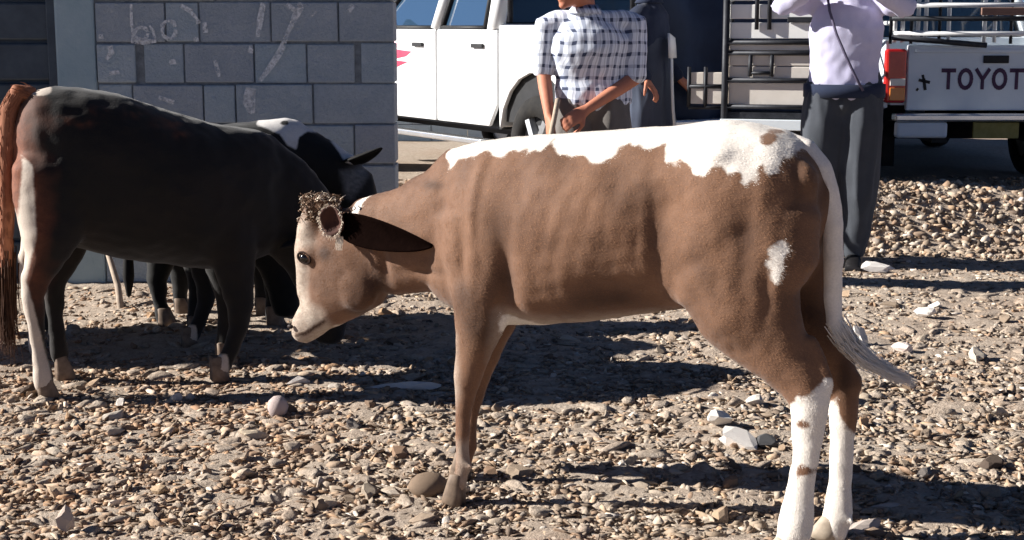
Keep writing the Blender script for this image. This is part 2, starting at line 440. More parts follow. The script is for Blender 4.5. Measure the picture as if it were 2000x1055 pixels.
def mat_coat(name, brown, brown2, dark, white=(222, 210, 196), pale1=(168, 150, 134), pale2=(206, 192, 176)):
    t = NT(name); co = t.n('ShaderNodeTexCoord').outputs['Object']
    hair = t.noise(60, 4, .6, co, stretch=(.7, 1, 1.0)); big = t.noise(5.5, 4, .6, co); fine = t.noise(260, 3, .6, co, stretch=(.6, 1, .8))
    c = t.ramp(big, [(.3, srgb(*brown2)), (.68, srgb(*brown))])
    c = t.mix(t.math('MULTIPLY', hair, .35), c, srgb(*dark))
    c = t.mix(t.attr('dark'), c, srgb(*dark))
    c = t.mix(t.attr('pale'), c, t.ramp(hair, [(.3, srgb(*pale1)), (.7, srgb(*pale2))]))
    w = t.ramp(t.noise(9, 4, .6, co), [(.3, srgb(*[int(k * .9) for k in white])), (.7, srgb(*white))])
    e = t.math('ADD', t.attr('white'), t.math('MULTIPLY', t.math('SUBTRACT', t.noise(60, 4, .65, co), .5), .008))
    k = t.n('ShaderNodeMapRange', interpolation_type='SMOOTHSTEP'); k.inputs['From Min'].default_value = -.005; k.inputs['From Max'].default_value = .006; t.l(e, k.inputs[0])
    c = t.mix(k.outputs[0], c, w)
    c = t.mix(.22, c, t.ramp(fine, [(.3, (.3, .3, .3, 1)), (.7, (1, 1, 1, 1))]), 'MULTIPLY')
    t.bump(t.math('ADD', fine, t.math('MULTIPLY', hair, 1.2)), .2, .005)
    return t.fin(c, .72, spec=.25, sheen=.15)
M['calf'] = mat_coat('calf_coat', (137, 101, 77), (112, 80, 60), (54, 35, 26), (240, 232, 222))
M['hoof'] = mnoisy('hoof_horn', srgb(96, 80, 68), srgb(130, 112, 96), 40, .6)
M['hoof_pale'] = mnoisy('hoof_pale', srgb(150, 136, 120), srgb(180, 166, 148), 40, .6)
M['eye'] = mnoisy('eye_black', srgb(10, 8, 8), srgb(18, 14, 12), 5, .12, spec=.6)
def gauss(a, ca, cz, ra, rz): return np.exp(-((a[:, 0] - ca) / ra) ** 2 - ((a[:, 2] - cz) / rz) ** 2)

def hair_coat(parent, me, n, cols, length, flow, width=.0011, wn=.034, seed=1, lift=.28):
    """short lying hair: one tapered blade each, rooted on the skin, coloured by the coat at its root"""
    rr = np.random.RandomState(seed); me.calc_loop_triangles(); T = np.empty(len(me.loop_triangles) * 3, np.int32); me.loop_triangles.foreach_get('vertices', T); T = T.reshape(-1, 3)
    V = verts(me); N = normals(me); A = V[T[:, 0]]; B = V[T[:, 1]]; Cc = V[T[:, 2]]; ar = np.linalg.norm(np.cross(B - A, Cc - A), axis=1); ar /= ar.sum()
    ti = rr.choice(len(T), n, p=ar); a, b = rr.uniform(size=n), rr.uniform(size=n); f = a + b > 1; a[f], b[f] = 1 - a[f], 1 - b[f]; w3 = np.stack([1 - a - b, a, b], -1)
    def itp(Q): return (Q[T[ti]] * (w3[..., None] if Q.ndim > 1 else w3)).sum(1)
    p = itp(V); nr = itp(N); nr /= np.linalg.norm(nr, axis=1)[:, None] + 1e-9
    def at(nm): q = np.empty(len(V), np.float32); me.attributes[nm].data.foreach_get('value', q); return itp(q.astype(float))
    wq, dq, pq = at('white'), np.clip(at('dark'), 0, 1), np.clip(at('pale'), 0, 1)
    d = flow(p) + rr.normal(0, .22, p.shape); d -= nr * (d * nr).sum(1)[:, None]; d /= np.linalg.norm(d, axis=1)[:, None] + 1e-9
    L = length * rr.uniform(.6, 1.25, n); s = np.cross(d, nr) * (width * rr.uniform(.7, 1.3, n))[:, None]
    tip = p + d * L[:, None] + nr * (L * rr.uniform(.05, lift, n))[:, None]; p0 = p - nr * .0008
    P = np.stack([p0 + s, p0 - s, tip], 1).reshape(-1, 3)
    cb, cd, cw, cp = [np.array(srgb(*c)[:3]) for c in cols]
    big = nz(p[::6], 5.5, 3); big = np.repeat(big, 6)[:n] if n % 6 == 0 else np.repeat(big, 6)[:n]
    col = cb * (1 + .30 * big[:, None]); col = col + (cd - col) * (dq * .9)[:, None]; col = col + (cp - col) * (pq * .9)[:, None]
    k = np.clip((wq + rr.normal(0, .0038, n) + .003) / .006, 0, 1)[:, None]; col = col * (1 - k) + cw * k
    col = np.clip(col * rr.uniform(.90, 1.09, (n, 1)), 0, 1)
    h = bpy.data.meshes.new('coat_hair'); h.vertices.add(3 * n); h.vertices.foreach_set('co', P.reshape(-1)); h.loops.add(3 * n); h.loops.foreach_set('vertex_index', np.arange(3 * n, dtype=np.int32))
    h.polygons.add(n); h.polygons.foreach_set('loop_start', np.arange(0, 3 * n, 3, dtype=np.int32)); h.polygons.foreach_set('loop_total', np.full(n, 3, np.int32)); h.update(calc_edges=True)
    c4 = np.concatenate([np.repeat(col, 3, 0), np.ones((3 * n, 1))], 1); at_ = h.color_attributes.new('tint', 'FLOAT_COLOR', 'POINT'); at_.data.foreach_set('color', c4.reshape(-1).astype(np.float32))
    o = obj('coat_hair', h, M['hair_blade'], parent, smooth=False); tag(o, kind='stuff'); return o
_t = NT('hair_blade'); M['hair_blade'] = _t.fin(_t.attr('tint', 'Color'), .75, spec=.12)

# ------------------------------------------------------------------ the calf
CF = Beast(at_z(887, 984, .0), .10, math.pi - R(26), +1)     # faces left, tail end nearer
C = CF
C.torso([(1612, 348, 460, .05), (1596, 312, 520, .10), (1565, 272, 560, .145), (1525, 252, 585, .168), (1470, 238, 595, .178), (1425, 231, 598, .180), (1370, 238, 602, .172), (1310, 247, 606, .168),
         (1240, 249, 616, .178), (1160, 256, 627, .186), (1080, 261, 632, .182), (1010, 266, 634, .168), (960, 272, 628, .15), (920, 279, 618, .13), (888, 289, 602, .112), (862, 309, 585, .09), (842, 334, 560, .066)])
C.limb([(925, 430, 150, .125), (870, 448, 122, .105), (815, 466, 110, .09), (760, 476, 102, .078), (705, 476, 88, .068)])                                   # neck
C.limb([(716, 452, 74, .066), (697, 486, 95, .078), (676, 543, 94, .082), (645, 585, 58, .062), (617, 617, 38, .048), (601, 638, 33, .046), (591, 654, 24, .040)], p=2.3)   # head
C.limb([(630, 400, 30, .05), (622, 440, 38, .066), (616, 490, 40, .070), (612, 530, 32, .055), (604, 580, 24, .038)])                                   # forehead ridge
for sgn in (1, -1):
    C.lump(604, 500, .062 * sgn, .030, .020, .026)                 # eye sockets
    C.lump(695, 560, .052 * sgn, .07, .034, .075)                  # cheek
    C.lump(588, 634, .026 * sgn, .022, .020, .020)                 # nostril wings
# fore legs
C.limb([(930, 420, 95, .05), (938, 500, 88, .066), (942, 570, 70, .064), (940, 618, 57, .054), (930, 664, 44, .042), (920, 704, 34, .034), (913, 742, 30, .033), (908, 780, 22, .025), (904, 826, 16, .019), (903, 872, 14, .018), (904, 904, 16, .021), (900, 930, 14, .020), (896, 948, 17, .023)], .098)
C.limb([(950, 470, 80, .06), (962, 570, 62, .06), (966, 630, 46, .05), (950, 680, 34, .04), (938, 722, 27, .032), (930, 756, 22, .027), (922, 806, 15, .019), (918, 850, 14, .018), (917, 874, 16, .021), (911, 897, 14, .020), (907, 912, 17, .023)], -.095)
# hind legs
C.limb([(1490, 390, 118, .085, .075), (1470, 470, 140, .092, .085), (1440, 545, 138, .088, .095), (1464, 610, 112, .078), (1502, 665, 82, .064), (1540, 716, 58, .05), (1570, 755, 46, .041), (1583, 790, 40, .036), (1579, 840, 34, .029), (1573, 900, 27, .024), (1562, 965, 29, .026), (1553, 1028, 38, .032), (1546, 1058, 34, .033), (1538, 1078, 38, .037)], .10)
C.limb([(1530, 400, 85, .08, -.07), (1556, 500, 80, .082, -.085), (1566, 590, 70, .07), (1594, 660, 54, .055), (1628, 715, 43, .045), (1645, 755, 35, .038), (1647, 800, 30, .031), (1645, 860, 25, .024), (1641, 940, 25, .0245), (1636, 1000, 30, .03), (1630, 1026, 28, .031), (1624, 1042, 31, .034)], -.10)
C.lump(1400, 315, .10, .11, .05, .06)        # hook bone
C.lump(1612, 750, .10, .024, .022, .034); C.limb([(1585, 660, 12, .016), (1604, 705, 13, .017), (1614, 750, 16, .02), (1606, 790, 14, .018)], .10)   # hock point and tendon, near
C.lump(1670, 748, -.10, .022, .02, .032)
C.lump(909, 742, .10, .024, .034, .030); C.lump(1545, 1045, .10, .03, .036, .03)      # knee, fetlock
for (u_, v_, b_) in ((920, 912, .085), (920, 912, .112), (1580, 1052, .08), (1580, 1052, .12), (1662, 1018, -.08), (1662, 1018, -.12)): C.lump(u_, v_, b_, .009, .008, .011)   # dew claws
C.lump(1550, 370, .075, .06, .03, .08)                                                # pin bone
me = fuse(C.mb, .0085, 12, .5, 'body')
v = verts(me); nn = normals(me); near = np.clip(v[:, 1] / .06, -1, 1); sd_ = np.abs(near)
def loc(u, vv, b=.15): p = C.P(u, vv, b); return p.x, p.z
d = np.zeros(len(v))
for (u, vv, ra, rz, amp) in [(1300, 410, .07, .07, -.013), (1285, 500, .045, .10, -.012), (990, 530, .03, .085, -.022), (985, 590, .022, .045, -.014), (1465, 470, .035, .13, -.010), (1520, 390, .05, .08, -.006),
                             (930, 400, .055, .12, .010), (1150, 420, .16, .10, .008), (1200, 570, .10, .035, -.012), (880, 540, .05, .04, -.010), (850, 420, .03, .11, -.010), (1380, 500, .06, .08, .010),
                             (1420, 610, .05, .06, .006), (720, 520, .018, .06, -.012), (1395, 305, .035, .020, .012), (1562, 352, .02, .028, .010), (930, 350, .018, .06, .008), (926, 430, .016, .06, .006), (988, 604, .018, .022, .010), (1322, 585, .03, .035, .010), (1262, 470, .014, .10, .005), (1500, 560, .02, .09, -.008), (800, 540, .07, .012, -.008), (905, 500, .02, .07, -.008), (1110, 330, .05, .04, -.006), (1205, 345, .05, .05, -.008), (1020, 350, .04, .05, -.007), (790, 470, .06, .03, .006)]:
    ca, cz = loc(u, vv); d += amp * gauss(v, ca, cz, ra, rz)
ra0, rz0 = loc(1120, 470); rib = np.exp(-((v[:, 0] - ra0) / .17) ** 2 - ((v[:, 2] - rz0) / .13) ** 2)
d += .0006 * rib * np.sin((v[:, 0] + .25 * v[:, 2]) * 2 * math.pi / .05 + 1.5 * nz(v, 6.0, 8))
d *= sd_; d += .0035 * nz(v, 11.0) + .0015 * nz(v, 34.0, 5)
v = v + nn * d[:, None]; set_verts(me, v)
# coat: white saddle with a ragged border, white shanks, blaze, spots
def poly(px, b=.14): return [loc(u, w, b) for u, w in px]
def sd(px, b=.14): return sdpoly(poly(px, b), v[:, 0], v[:, 2])
saddle = [(855, 330), (880, 318), (905, 308), (930, 300), (962, 306), (1000, 300), (1040, 296), (1056, 280), (1078, 296), (1100, 306), (1130, 304), (1150, 318), (1172, 322), (1192, 306), (1216, 284), (1252, 292), (1288, 286), (1298, 316), (1320, 312), (1344, 318), (1360, 334), (1378, 342), (1392, 326), (1414, 324), (1430, 344), (1446, 336), (1460, 358), (1476, 350), (1488, 324), (1500, 346), (1514, 340), (1524, 312), (1545, 300), (1580, 300), (1612, 330), (1650, 420), (1700, 300), (1560, 120), (900, 150), (800, 250)]
wh = sd(saddle)
spot = lambda u, w, r, b=.1: (lambda q: r - np.hypot((v[:, 0] - q[0]), (v[:, 2] - q[1]) * 1.3))(loc(u, w, b))
wh = np.minimum(wh, -np.maximum(spot(1508, 267, .018, .05), spot(1585, 338, .028, .03)))
def add(x, cond=None):
    global wh
    if cond is not None: x = np.where(cond, x, -.05)
    wh = np.maximum(wh, x)
nearm = v[:, 1] > -.01; farm = v[:, 1] < -.01
add(sd([(1506, 764), (1536, 800), (1566, 768), (1590, 770), (1612, 735), (1640, 745), (1625, 800), (1700, 860), (1700, 1150), (1440, 1150), (1480, 800)], .10), nearm & (v[:, 0] < -.3))
add(sd([(1600, 790), (1640, 770), (1650, 830), (1690, 850), (1690, 1150), (1560, 1150), (1570, 800)], -.10), farm & (v[:, 0] < -.3))
add(sd([(1526, 468), (1538, 460), (1549, 470), (1546, 492), (1540, 505), (1542, 520), (1534, 540), (1526, 550), (1516, 541), (1518, 522), (1512, 508), (1519, 490)], .11), nearm)
add(sd([(1000, 600), (1030, 618), (1090, 640), (1200, 640), (1290, 622), (1290, 680), (990, 690)], .05))
add(sd([(655, 660), (660, 634), (720, 620), (770, 594), (830, 574), (850, 590), (780, 660)], .0) - .004)
add(sd([(684, 386), (700, 388), (698, 430), (684, 428)], .06), nearm)
wh = np.minimum(wh, -np.maximum.reduce([np.where(nearm, spot(1575, 824, .016), -1), np.where(nearm, spot(1580, 914, .019), -1)]))
wh = wh + .011 * nz(v, 27.0, 11) + .008 * nz(v, 55.0, 5)
fattr(me, 'white', wh)
dk = np.zeros(len(v))  # dark hair, with shade painted into cheek, underside and muscle hollows
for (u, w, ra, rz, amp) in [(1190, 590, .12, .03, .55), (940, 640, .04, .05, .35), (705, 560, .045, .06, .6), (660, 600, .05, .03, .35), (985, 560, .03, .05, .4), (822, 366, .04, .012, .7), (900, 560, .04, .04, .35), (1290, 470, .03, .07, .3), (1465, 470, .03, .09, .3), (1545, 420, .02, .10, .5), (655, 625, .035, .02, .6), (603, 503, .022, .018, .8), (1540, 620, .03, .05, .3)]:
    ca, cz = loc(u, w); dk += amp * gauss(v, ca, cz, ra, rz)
dk += .8 * gauss(v, *loc(1655, 730, -.1), .02, .07) * farm
dk += np.clip(.55 * nz(v, 6.0, 2), 0, 1) + np.clip(.4 * nz(v, 13.0, 6), 0, 1) * (v[:, 2] > .4)
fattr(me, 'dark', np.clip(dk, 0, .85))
pl = np.zeros(len(v))
def soft(px, b, w, amp): return amp * np.clip(.5 + sd(px, b) / w, 0, 1)
pl = np.maximum(pl, soft([(545, 700), (550, 440), (606, 425), (622, 470), (604, 560), (612, 590), (640, 604), (648, 640), (620, 700)], .03, .035, .8))
pl = np.maximum(pl, soft([(870, 640), (900, 650), (905, 760), (890, 800), (860, 800)], .10, .03, .55) * (v[:, 1] > .0))
pl = np.maximum(pl, soft([(895, 860), (925, 860), (925, 960), (895, 960)], .10, .03, .5) * (v[:, 1] > .0))
pl = np.maximum(pl, soft([(1000, 600), (1100, 622), (1290, 612), (1290, 690), (980, 700)], .05, .05, .7))
mouth = sdpoly(poly([(578, 652), (600, 646), (640, 622), (642, 627), (602, 653), (580, 659)], .03), v[:, 0], v[:, 2]); dk = np.maximum(dk, .8 * np.clip(.6 + mouth / .006, 0, 1)); me.attributes['dark'].data.foreach_set('value', np.clip(dk, 0, .85).astype(np.float32)); pl = pl * (1 - np.clip(.6 + mouth / .006, 0, 1))
eye_ = gauss(v, *loc(600, 500, .06), .030, .026); pl = pl * (1 - .9 * np.clip(eye_ * 1.3, 0, 1))
fattr(me, 'pale', pl)
cr = C.root('calf'); tag(cr, 'brown calf with a ragged white saddle standing side on in the gravel', 'calf', kind='thing')
calf_body = obj('body', me, M['calf'], cr)
def calf_flow(p):
    d = np.tile(np.array([-1., 0, -.45]), (len(p), 1)); leg = p[:, 2] < .42; d[leg] = (-.15, 0, -1.)
    hd = p[:, 0] > C.P(740, 500).x; d[hd] = (-.55, 0, .75); return d
hair_coat(cr, me, 240000, ((137, 101, 77), (50, 35, 26), (240, 232, 222), (192, 182, 172)), .0085, calf_flow, .0008, lift=.16)
# eyes
M['eyelid'] = mnoisy('eyelid', srgb(38, 28, 24), srgb(54, 40, 34), 60, .8, spec=.1)
for sgn in (1, -1):
    p = C.P(598, 503, .066 * sgn); p.y += .006 * sgn
    ey = obj('eye', MB().ball(p, .017, .013, .014).mesh('eye'), M['eye'], cr)
    rim = [p + Vector((.021 * math.cos(w), .004 * sgn, .015 * math.sin(w) + .004 * math.cos(w))) for w in [i * 2 * math.pi / 16 for i in range(17)]]
    MB().tube(rim, [.0036] * 17, (0, 1, 0), 8).build('eyelid', M['eyelid'], ey, smooth=True)
M['nostril'] = mnoisy('nostril', srgb(30, 20, 20), srgb(40, 28, 26), 10, .6)
for sgn in (1, -1):
    p = C.P(573, 636, .030 * sgn); p.y += .016 * sgn
    obj('nostril', MB().ball(p, .010, .006, .007).mesh('nostril'), M['nostril'], cr)
# hooves: cloven, two toes each
def hoof(root, beast, u, v_, b, rm, mat, fwd=1.0, hh=1.0):
    p = beast.P(u, v_, b); mb = MB()
    for k in (-1, 1):
        secs = []
        for (dx, z, r1, r2) in ((-.1, .085, .62, .30), (.05, .06, .75, .40), (.2, .03, .95, .48), (.35, .0, 1.12, .52)):
            secs.append((Vector((p.x + dx * rm * 1.1 * fwd, p.y + k * rm * .50, z * hh)), Vector((rm * r1, 0, 0)), Vector((0, rm * r2, 0))))
        mb.loft(secs, 14, 2.4)
    o = mb.build('hoof', mat, root, smooth=True)
    w = beast.o + beast.a * p.x + beast.b * p.y; FEET.append((w.x, w.y, rm * 1.4)); return o
def hoof_at(root, beast, u, v_, b, rm, mat): return hoof(root, beast, u, v_, b, rm, mat)
hoof(cr, C, 892, 968, .098, .028, M['hoof'])
hoof(cr, C, 903, 926, -.095, .027, M['hoof'])
hoof(cr, C, 1530, 1100, .10, .036, M['hoof_pale'], 1, .6)
hoof(cr, C, 1618, 1060, -.10, .035, M['hoof_pale'], 1, .6)
# ears: leaf shaped cups
M['ear'] = mnoisy('ear_hair', srgb(13, 7, 6), srgb(19, 11, 9), 30, .95, .3, 120, spec=.0)
M['ear_in'] = mnoisy('ear_inner', srgb(58, 34, 28), srgb(80, 50, 40), 20, .85, .3, 120)
M['pale_hair'] = mnoisy('pale_hair', srgb(196, 178, 158), srgb(226, 212, 196), 30, .8, .3, 120)
def ear(root, pts, wid, th, up, mat, n=14, cup=.5):
    """pts: spine points; wid: half widths; opens along 'up'"""
    pts = [Vector(p) for p in pts]; P = []; F = []; m = 9
    for i, c in enumerate(pts):
        t = (pts[min(i + 1, len(pts) - 1)] - pts[max(i - 1, 0)]).normalized(); w = t.cross(Vector(up)).normalized(); n_ = w.cross(t).normalized()
        for j in range(m):
            s_ = -1 + 2 * j / (m - 1); P.append(c + w * (s_ * wid[i]) + n_ * (cup * wid[i] * (s_ * s_ - .5)))
    for i in range(len(pts) - 1):
        for j in range(m - 1): a = i * m + j; F.append((a, a + 1, a + m + 1, a + m))
    o = MB().add(P, F).build('ear', mat, root, smooth=True)
    s_ = o.modifiers.new('solid', 'SOLIDIFY'); s_.thickness = th; s_.offset = 0
    sb = o.modifiers.new('sub', 'SUBSURF'); sb.levels = 1; sb.render_levels = 1
    return o
for sgn in (1, -1):
    q = [C.P(664, 436, .075 * sgn), C.P(690, 446, .092 * sgn), C.P(725, 456, .105 * sgn), C.P(765, 466, .112 * sgn), C.P(805, 475, .112 * sgn), C.P(828, 480, .108 * sgn), C.P(846, 480, .106 * sgn)]
    e_ = ear(cr, q, [.030, .044, .045, .038, .025, .014, .003], .007, (-.25, sgn, .1), M['ear'], cup=.35)
    # open cup at the ear root
    bowl = MB(); Pb = []; Fb = []; c0 = C.P(656, 430, .088 * sgn); nr = 6; na = 22
    for i in range(nr):
        rr = (i / (nr - 1)); 
        for j in range(na):
            w = 2 * math.pi * j / na; Pb.append(c0 + Vector((math.cos(w) * (.034 + .003 * math.sin(2 * w + 1)) * rr + .003, sgn * (.022 * rr * rr - .004 + .004 * math.sin(3 * w) * rr), math.sin(w) * .042 * rr)))
    for i in range(nr - 1):
        for j in range(na): Fb.append((i * na + j, i * na + (j + 1) % na, (i + 1) * na + (j + 1) % na, (i + 1) * na + j))
    bo = bowl.add(Pb, Fb).build('ear_cup', M['ear_in'], e_, smooth=True); so = bo.modifiers.new('solid', 'SOLIDIFY'); so.thickness = .008; so.offset = 0
# hair strands as thin tapered bevelled curves
def strands(name, parent, mat, lines, r0=.0012, bev=1):
    P = []; F = []
    for L in lines:
        L = [Vector(p) for p in L]; n0 = len(P); m = len(L)
        for k, p in enumerate(L):
            t = (L[min(k + 1, m - 1)] - L[max(k - 1, 0)]); t = t.normalized() if t.length > 1e-9 else Vector((0, 0, 1))
            u = t.orthogonal().normalized(); w = t.cross(u); r = r0 * (1 - .8 * k / (m - 1))
            for j in range(3): P.append(p + u * (math.cos(j * 2.094) * r) + w * (math.sin(j * 2.094) * r))
        for k in range(m - 1):
            for j in range(3): F.append((n0 + k * 3 + j, n0 + k * 3 + (j + 1) % 3, n0 + k * 3 + 3 + (j + 1) % 3, n0 + k * 3 + 3 + j))
    o = MB().add(P, F).build(name, mat, parent, smooth=True); return o
rg = random.Random(3)
def rv(s): return Vector((rg.gauss(0, s), rg.gauss(0, s), rg.gauss(0, s)))
L1, L2 = [], []
for i in range(330):
    u = rg.uniform(594, 668); w = rg.uniform(386, 436); b = rg.uniform(-.055, .07)
    p = C.P(u, w, b); ph = rg.uniform(0, 6); a = rg.uniform(.006, .012); up = Vector((rg.gauss(.35, .4), rg.gauss(.2, .5), rg.gauss(.7, .4))).normalized(); L = []
    ln = rg.uniform(.010, .024)
    for k in range(7):
        t = k / 6; L.append(p + up * (ln * t) + Vector((math.cos(ph + 7 * t), math.sin(ph + 7 * t), math.sin(ph * 2 + 8 * t) * .6)) * a * min(1, 2.2 * t))
    (L1 if rg.random() < .30 else L2).append(L)
M['curl_dark'] = mnoisy('curl_brown', srgb(96, 74, 58), srgb(140, 114, 94), 40, .85)
strands('poll_hair', cr, M['pale_hair'], L1, .0032); strands('poll_hair', cr, M['curl_dark'], L2, .0036)
Lr = []
for i in range(150):          # pale fringe round the ear cup and a hanging lock
    w = rg.uniform(0, 6.28); c0 = C.P(656, 430, .088); q = c0 + Vector((math.cos(w) * .034 + .003, .018, math.sin(w) * .041)); dr = Vector((math.cos(w) * .5, .9, math.sin(w) * .6)) + rv(.3)
    Lr.append([q, q + dr * .006, q + dr * .010 + Vector((0, 0, -.004))])
for i in range(40):
    q = C.P(664 + rg.gauss(0, 3), 462, .10); Lr.append([q, q + Vector((rg.gauss(0, .003), .006, -.018)), q + Vector((rg.gauss(0, .004), .008, -.038))])
strands('ear_fringe', cr, M['pale_hair'], Lr, .0012)
# tail with a switch of hair
M['tail'] = mat_coat('tail_coat', (150, 110, 84), (128, 92, 68), (62, 40, 28), (240, 230, 220))
tp = [(1532, 280, 24, -.01), (1574, 296, 25, -.0), (1604, 332, 23, .0), (1620, 385, 22, .0), (1626, 440, 21, .0), (1628, 510, 20, .0), (1626, 580, 18, .0), (1631, 630, 17, .0), (1650, 668, 16, .0), (1676, 694, 14, .0)]
tpts = [C.P(u, w, b) for u, w, r, b in tp]; trad = [C.m(r) for u, w, r, b in tp]
mt = MB().tube(tpts, trad, (0, 1, 0), 16); me = fuse(mt, .006, 4, .5, 'tail'); vv = verts(me); me2n = normals(me)
set_verts(me, vv + me2n * (.0022 * nz(vv, 30))[:, None]); vv = verts(me)
tw = np.full(len(vv), .03); q1 = loc(1578, 318, .0); q2 = loc(1606, 362, .0)
for q_, rr in ((q1, .022), (q2, .016)): tw = np.minimum(tw, np.hypot(vv[:, 0] - q_[0], vv[:, 2] - q_[1]) - rr)
fattr(me, 'white', tw); fattr(me, 'dark', np.zeros(len(vv))); fattr(me, 'pale', np.zeros(len(vv)))
to = obj('tail', me, M['tail'], cr)
Lt = []
base = [C.P(u, w, b) for u, w, b in ((1632, 630, .0), (1658, 672, .0), (1690, 702, .0), (1732, 726, .0), (1786, 748, .0))]
for i in range(900):
    t0 = rg.uniform(0, 1.9); L = []; of = rv(.010); sp = rv(.006); ln = rg.uniform(1.2, 2.6)
    for k in range(7):
        t = min(t0 + ln * k / 6, 3.999); j = int(t); f = t - j; q = base[j].lerp(base[j + 1], f)
        L.append(q + of * (1.2 - .15 * t) + sp * (k / 6) ** 2 * (1.1))
    Lt.append(L)
M['white_hair'] = mnoisy('white_hair', srgb(230, 220, 210), srgb(244, 238, 230), 30, .8)
strands('tail_switch', to, M['white_hair'], Lt, .0015)
# faint neck rope
M['rope'] = mnoisy('red_twine', srgb(110, 48, 42), srgb(140, 70, 58), 80, .9)

# ------------------------------------------------------------------ dark cow, rump at the left edge of the view
M['cow1'] = mat_coat('dark_cow_coat', (24, 17, 15), (14, 11, 11), (7, 6, 6), (200, 186, 172), (108, 58, 36), (138, 80, 52))
M['black_ear'] = mnoisy('black_ear', srgb(12, 11, 12), srgb(20, 18, 18), 30, .85)
M['cow1_tail'] = mnoisy('rust_hair', srgb(136, 86, 62), srgb(158, 106, 80), 30, .85, .3, 120)
C = Beast(at_z(86, 776, .0), .13, R(24), -1)
C.torso([(30, 240, 360, .05), (44, 205, 420, .10), (70, 176, 450, .15), (110, 166, 475, .18), (165, 168, 492, .205), (225, 180, 505, .225), (290, 200, 514, .235), (355, 222, 522, .23), (415, 240, 524, .205), (465, 247, 518, .175), (510, 255, 500, .14), (545, 275, 470, .10)])
C.limb([(480, 370, 120, .12), (540, 395, 100, .11), (590, 440, 86, .10), (625, 490, 76, .09)])
C.limb([(622, 480, 66, .085), (634, 530, 68, .09), (640, 580, 50, .07), (642, 630, 38, .055), (642, 660, 30, .05)])
C.limb([(110, 330, 85, .10, .09), (105, 400, 78, .10, .10), (98, 460, 58, .08), (84, 512, 37, .055), (68, 550, 27, .042), (65, 590, 21, .034), (72, 650, 17, .028), (80, 710, 17, .028), (83, 735, 20, .033), (86, 755, 19, .034)], .13)
C.limb([(120, 380, 70, .09), (125, 470, 50, .07), (112, 530, 30, .045), (104, 560, 24, .04), (108, 620, 17, .028), (114, 680, 17, .03), (118, 700, 19, .034)], -.13)
C.limb([(440, 430, 62, .07), (455, 500, 48, .06), (464, 560, 32, .045), (470, 600, 27, .04), (466, 640, 20, .03), (450, 684, 17, .027), (436, 710, 19, .031), (428, 728, 18, .032)], .12)
C.limb([(430, 430, 60, .07), (440, 520, 40, .055), (446, 580, 26, .04), (442, 630, 18, .028), (440, 660, 18, .03), (438, 675, 18, .032)], -.12)
me = fuse(C.mb, .013, 6, .5, 'body'); v = verts(me); nn = normals(me)
v = v + nn * (.006 * nz(v, 8.0, 4) + .004 * nz(v, 24.0, 1))[:, None]; set_verts(me, v)
wh = np.full(len(v), -.05)
def loc(u, w, b=.15): p = C.P(u, w, b); return p.x, p.z
nearm = v[:, 1] > -.01
wh = np.maximum(wh, np.where(nearm & (v[:, 0] < .3), sdpoly([loc(*q, .13) for q in ((42, 300), (64, 320), (70, 460), (52, 545), (78, 640), (100, 720), (110, 800), (50, 800), (20, 560))], v[:, 0], v[:, 2]) - .004, -.05))  # sunlit rear edge of the thigh painted white, above a pale shank
wh = np.maximum(wh, np.where(v[:, 1] > 0, sdpoly([loc(*q, .12) for q in ((412, 690), (442, 690), (450, 800), (395, 800))], v[:, 0], v[:, 2]), -.05))
pp = loc(74, 172, .03); wh = np.maximum(wh, .045 - np.hypot(v[:, 0] - pp[0], (v[:, 2] - pp[1]) * 1.8))
pl = np.zeros(len(v))
for (u, w, r) in ((120, 235, .016), (190, 215, .014), (262, 218, .018), (330, 240, .022), (160, 240, .012), (350, 262, .012)):
    pp = loc(u, w, .12); pl = np.maximum(pl, np.exp(-((v[:, 0] - pp[0]) * .45 / r) ** 2 - ((v[:, 2] - pp[1]) / r) ** 2))
pl = pl * np.clip(.4 + 1.4 * nz(v, 40.0, 2), 0, 1)
rump = np.clip((loc(104, 330, .1)[0] - v[:, 0] + .07 * nz(v, 6.0, 3) + .03 * nz(v, 18.0, 8)) / .16, 0, 1) * np.clip((v[:, 2] - .25) / .2, 0, 1)  # shade put into the coat: brown on the lit rump, black beyond
fattr(me, 'white', wh); fattr(me, 'dark', np.clip(.4 + nz(v, 5.0), 0, 1)); fattr(me, 'pale', np.clip(pl * .5 + .95 * rump, 0, 1))
r1 = C.root('dark_cow'); tag(r1, 'almost black cow seen side on with a rust tail at the left picture edge', 'cow', kind='thing')
obj('body', me, M['cow1'], r1)
hoof(r1, C, 88, 772, .13, .034, M['hoof']); hoof(r1, C, 121, 716, -.13, .034, M['hoof']); hoof(r1, C, 424, 742, .12, .032, M['hoof']); hoof(r1, C, 436, 690, -.12, .038, M['hoof'])
tp = [(62, 186, 18, 0), (36, 178, 17, .0), (17, 215, 17, .0), (13, 280, 16, .01), (12, 350, 15, .015), (12, 430, 14, .02), (11, 520, 13, .02)]
me = fuse(MB().tube([C.P(u, w, b) for u, w, r, b in tp], [C.m(r) for u, w, r, b in tp], (0, 1, 0), 14), .008, 3, .5, 'tail')
t1 = obj('tail', me, M['cow1_tail'], r1)
Lc = []
for i in range(420):
    t = rg.uniform(0, len(tp) - 1.01); j = int(t); q = C.P(*tp[j][:2], tp[j][3]).lerp(C.P(*tp[j + 1][:2], tp[j + 1][3]), t - j); rr_ = C.m(tp[j][2]); dn = (C.P(*tp[j + 1][:2], tp[j + 1][3]) - C.P(*tp[j][:2], tp[j][3])).normalized(); w_ = rg.uniform(0, 6.28); o_ = Vector((math.cos(w_), math.sin(w_), 0)); o_ = (o_ - dn * o_.dot(dn)).normalized()
    Lc.append([q + o_ * rr_ * .9, q + o_ * rr_ * 1.0 + dn * .014, q + o_ * rr_ * rg.uniform(.98, 1.1) + dn * rg.uniform(.022, .036)])
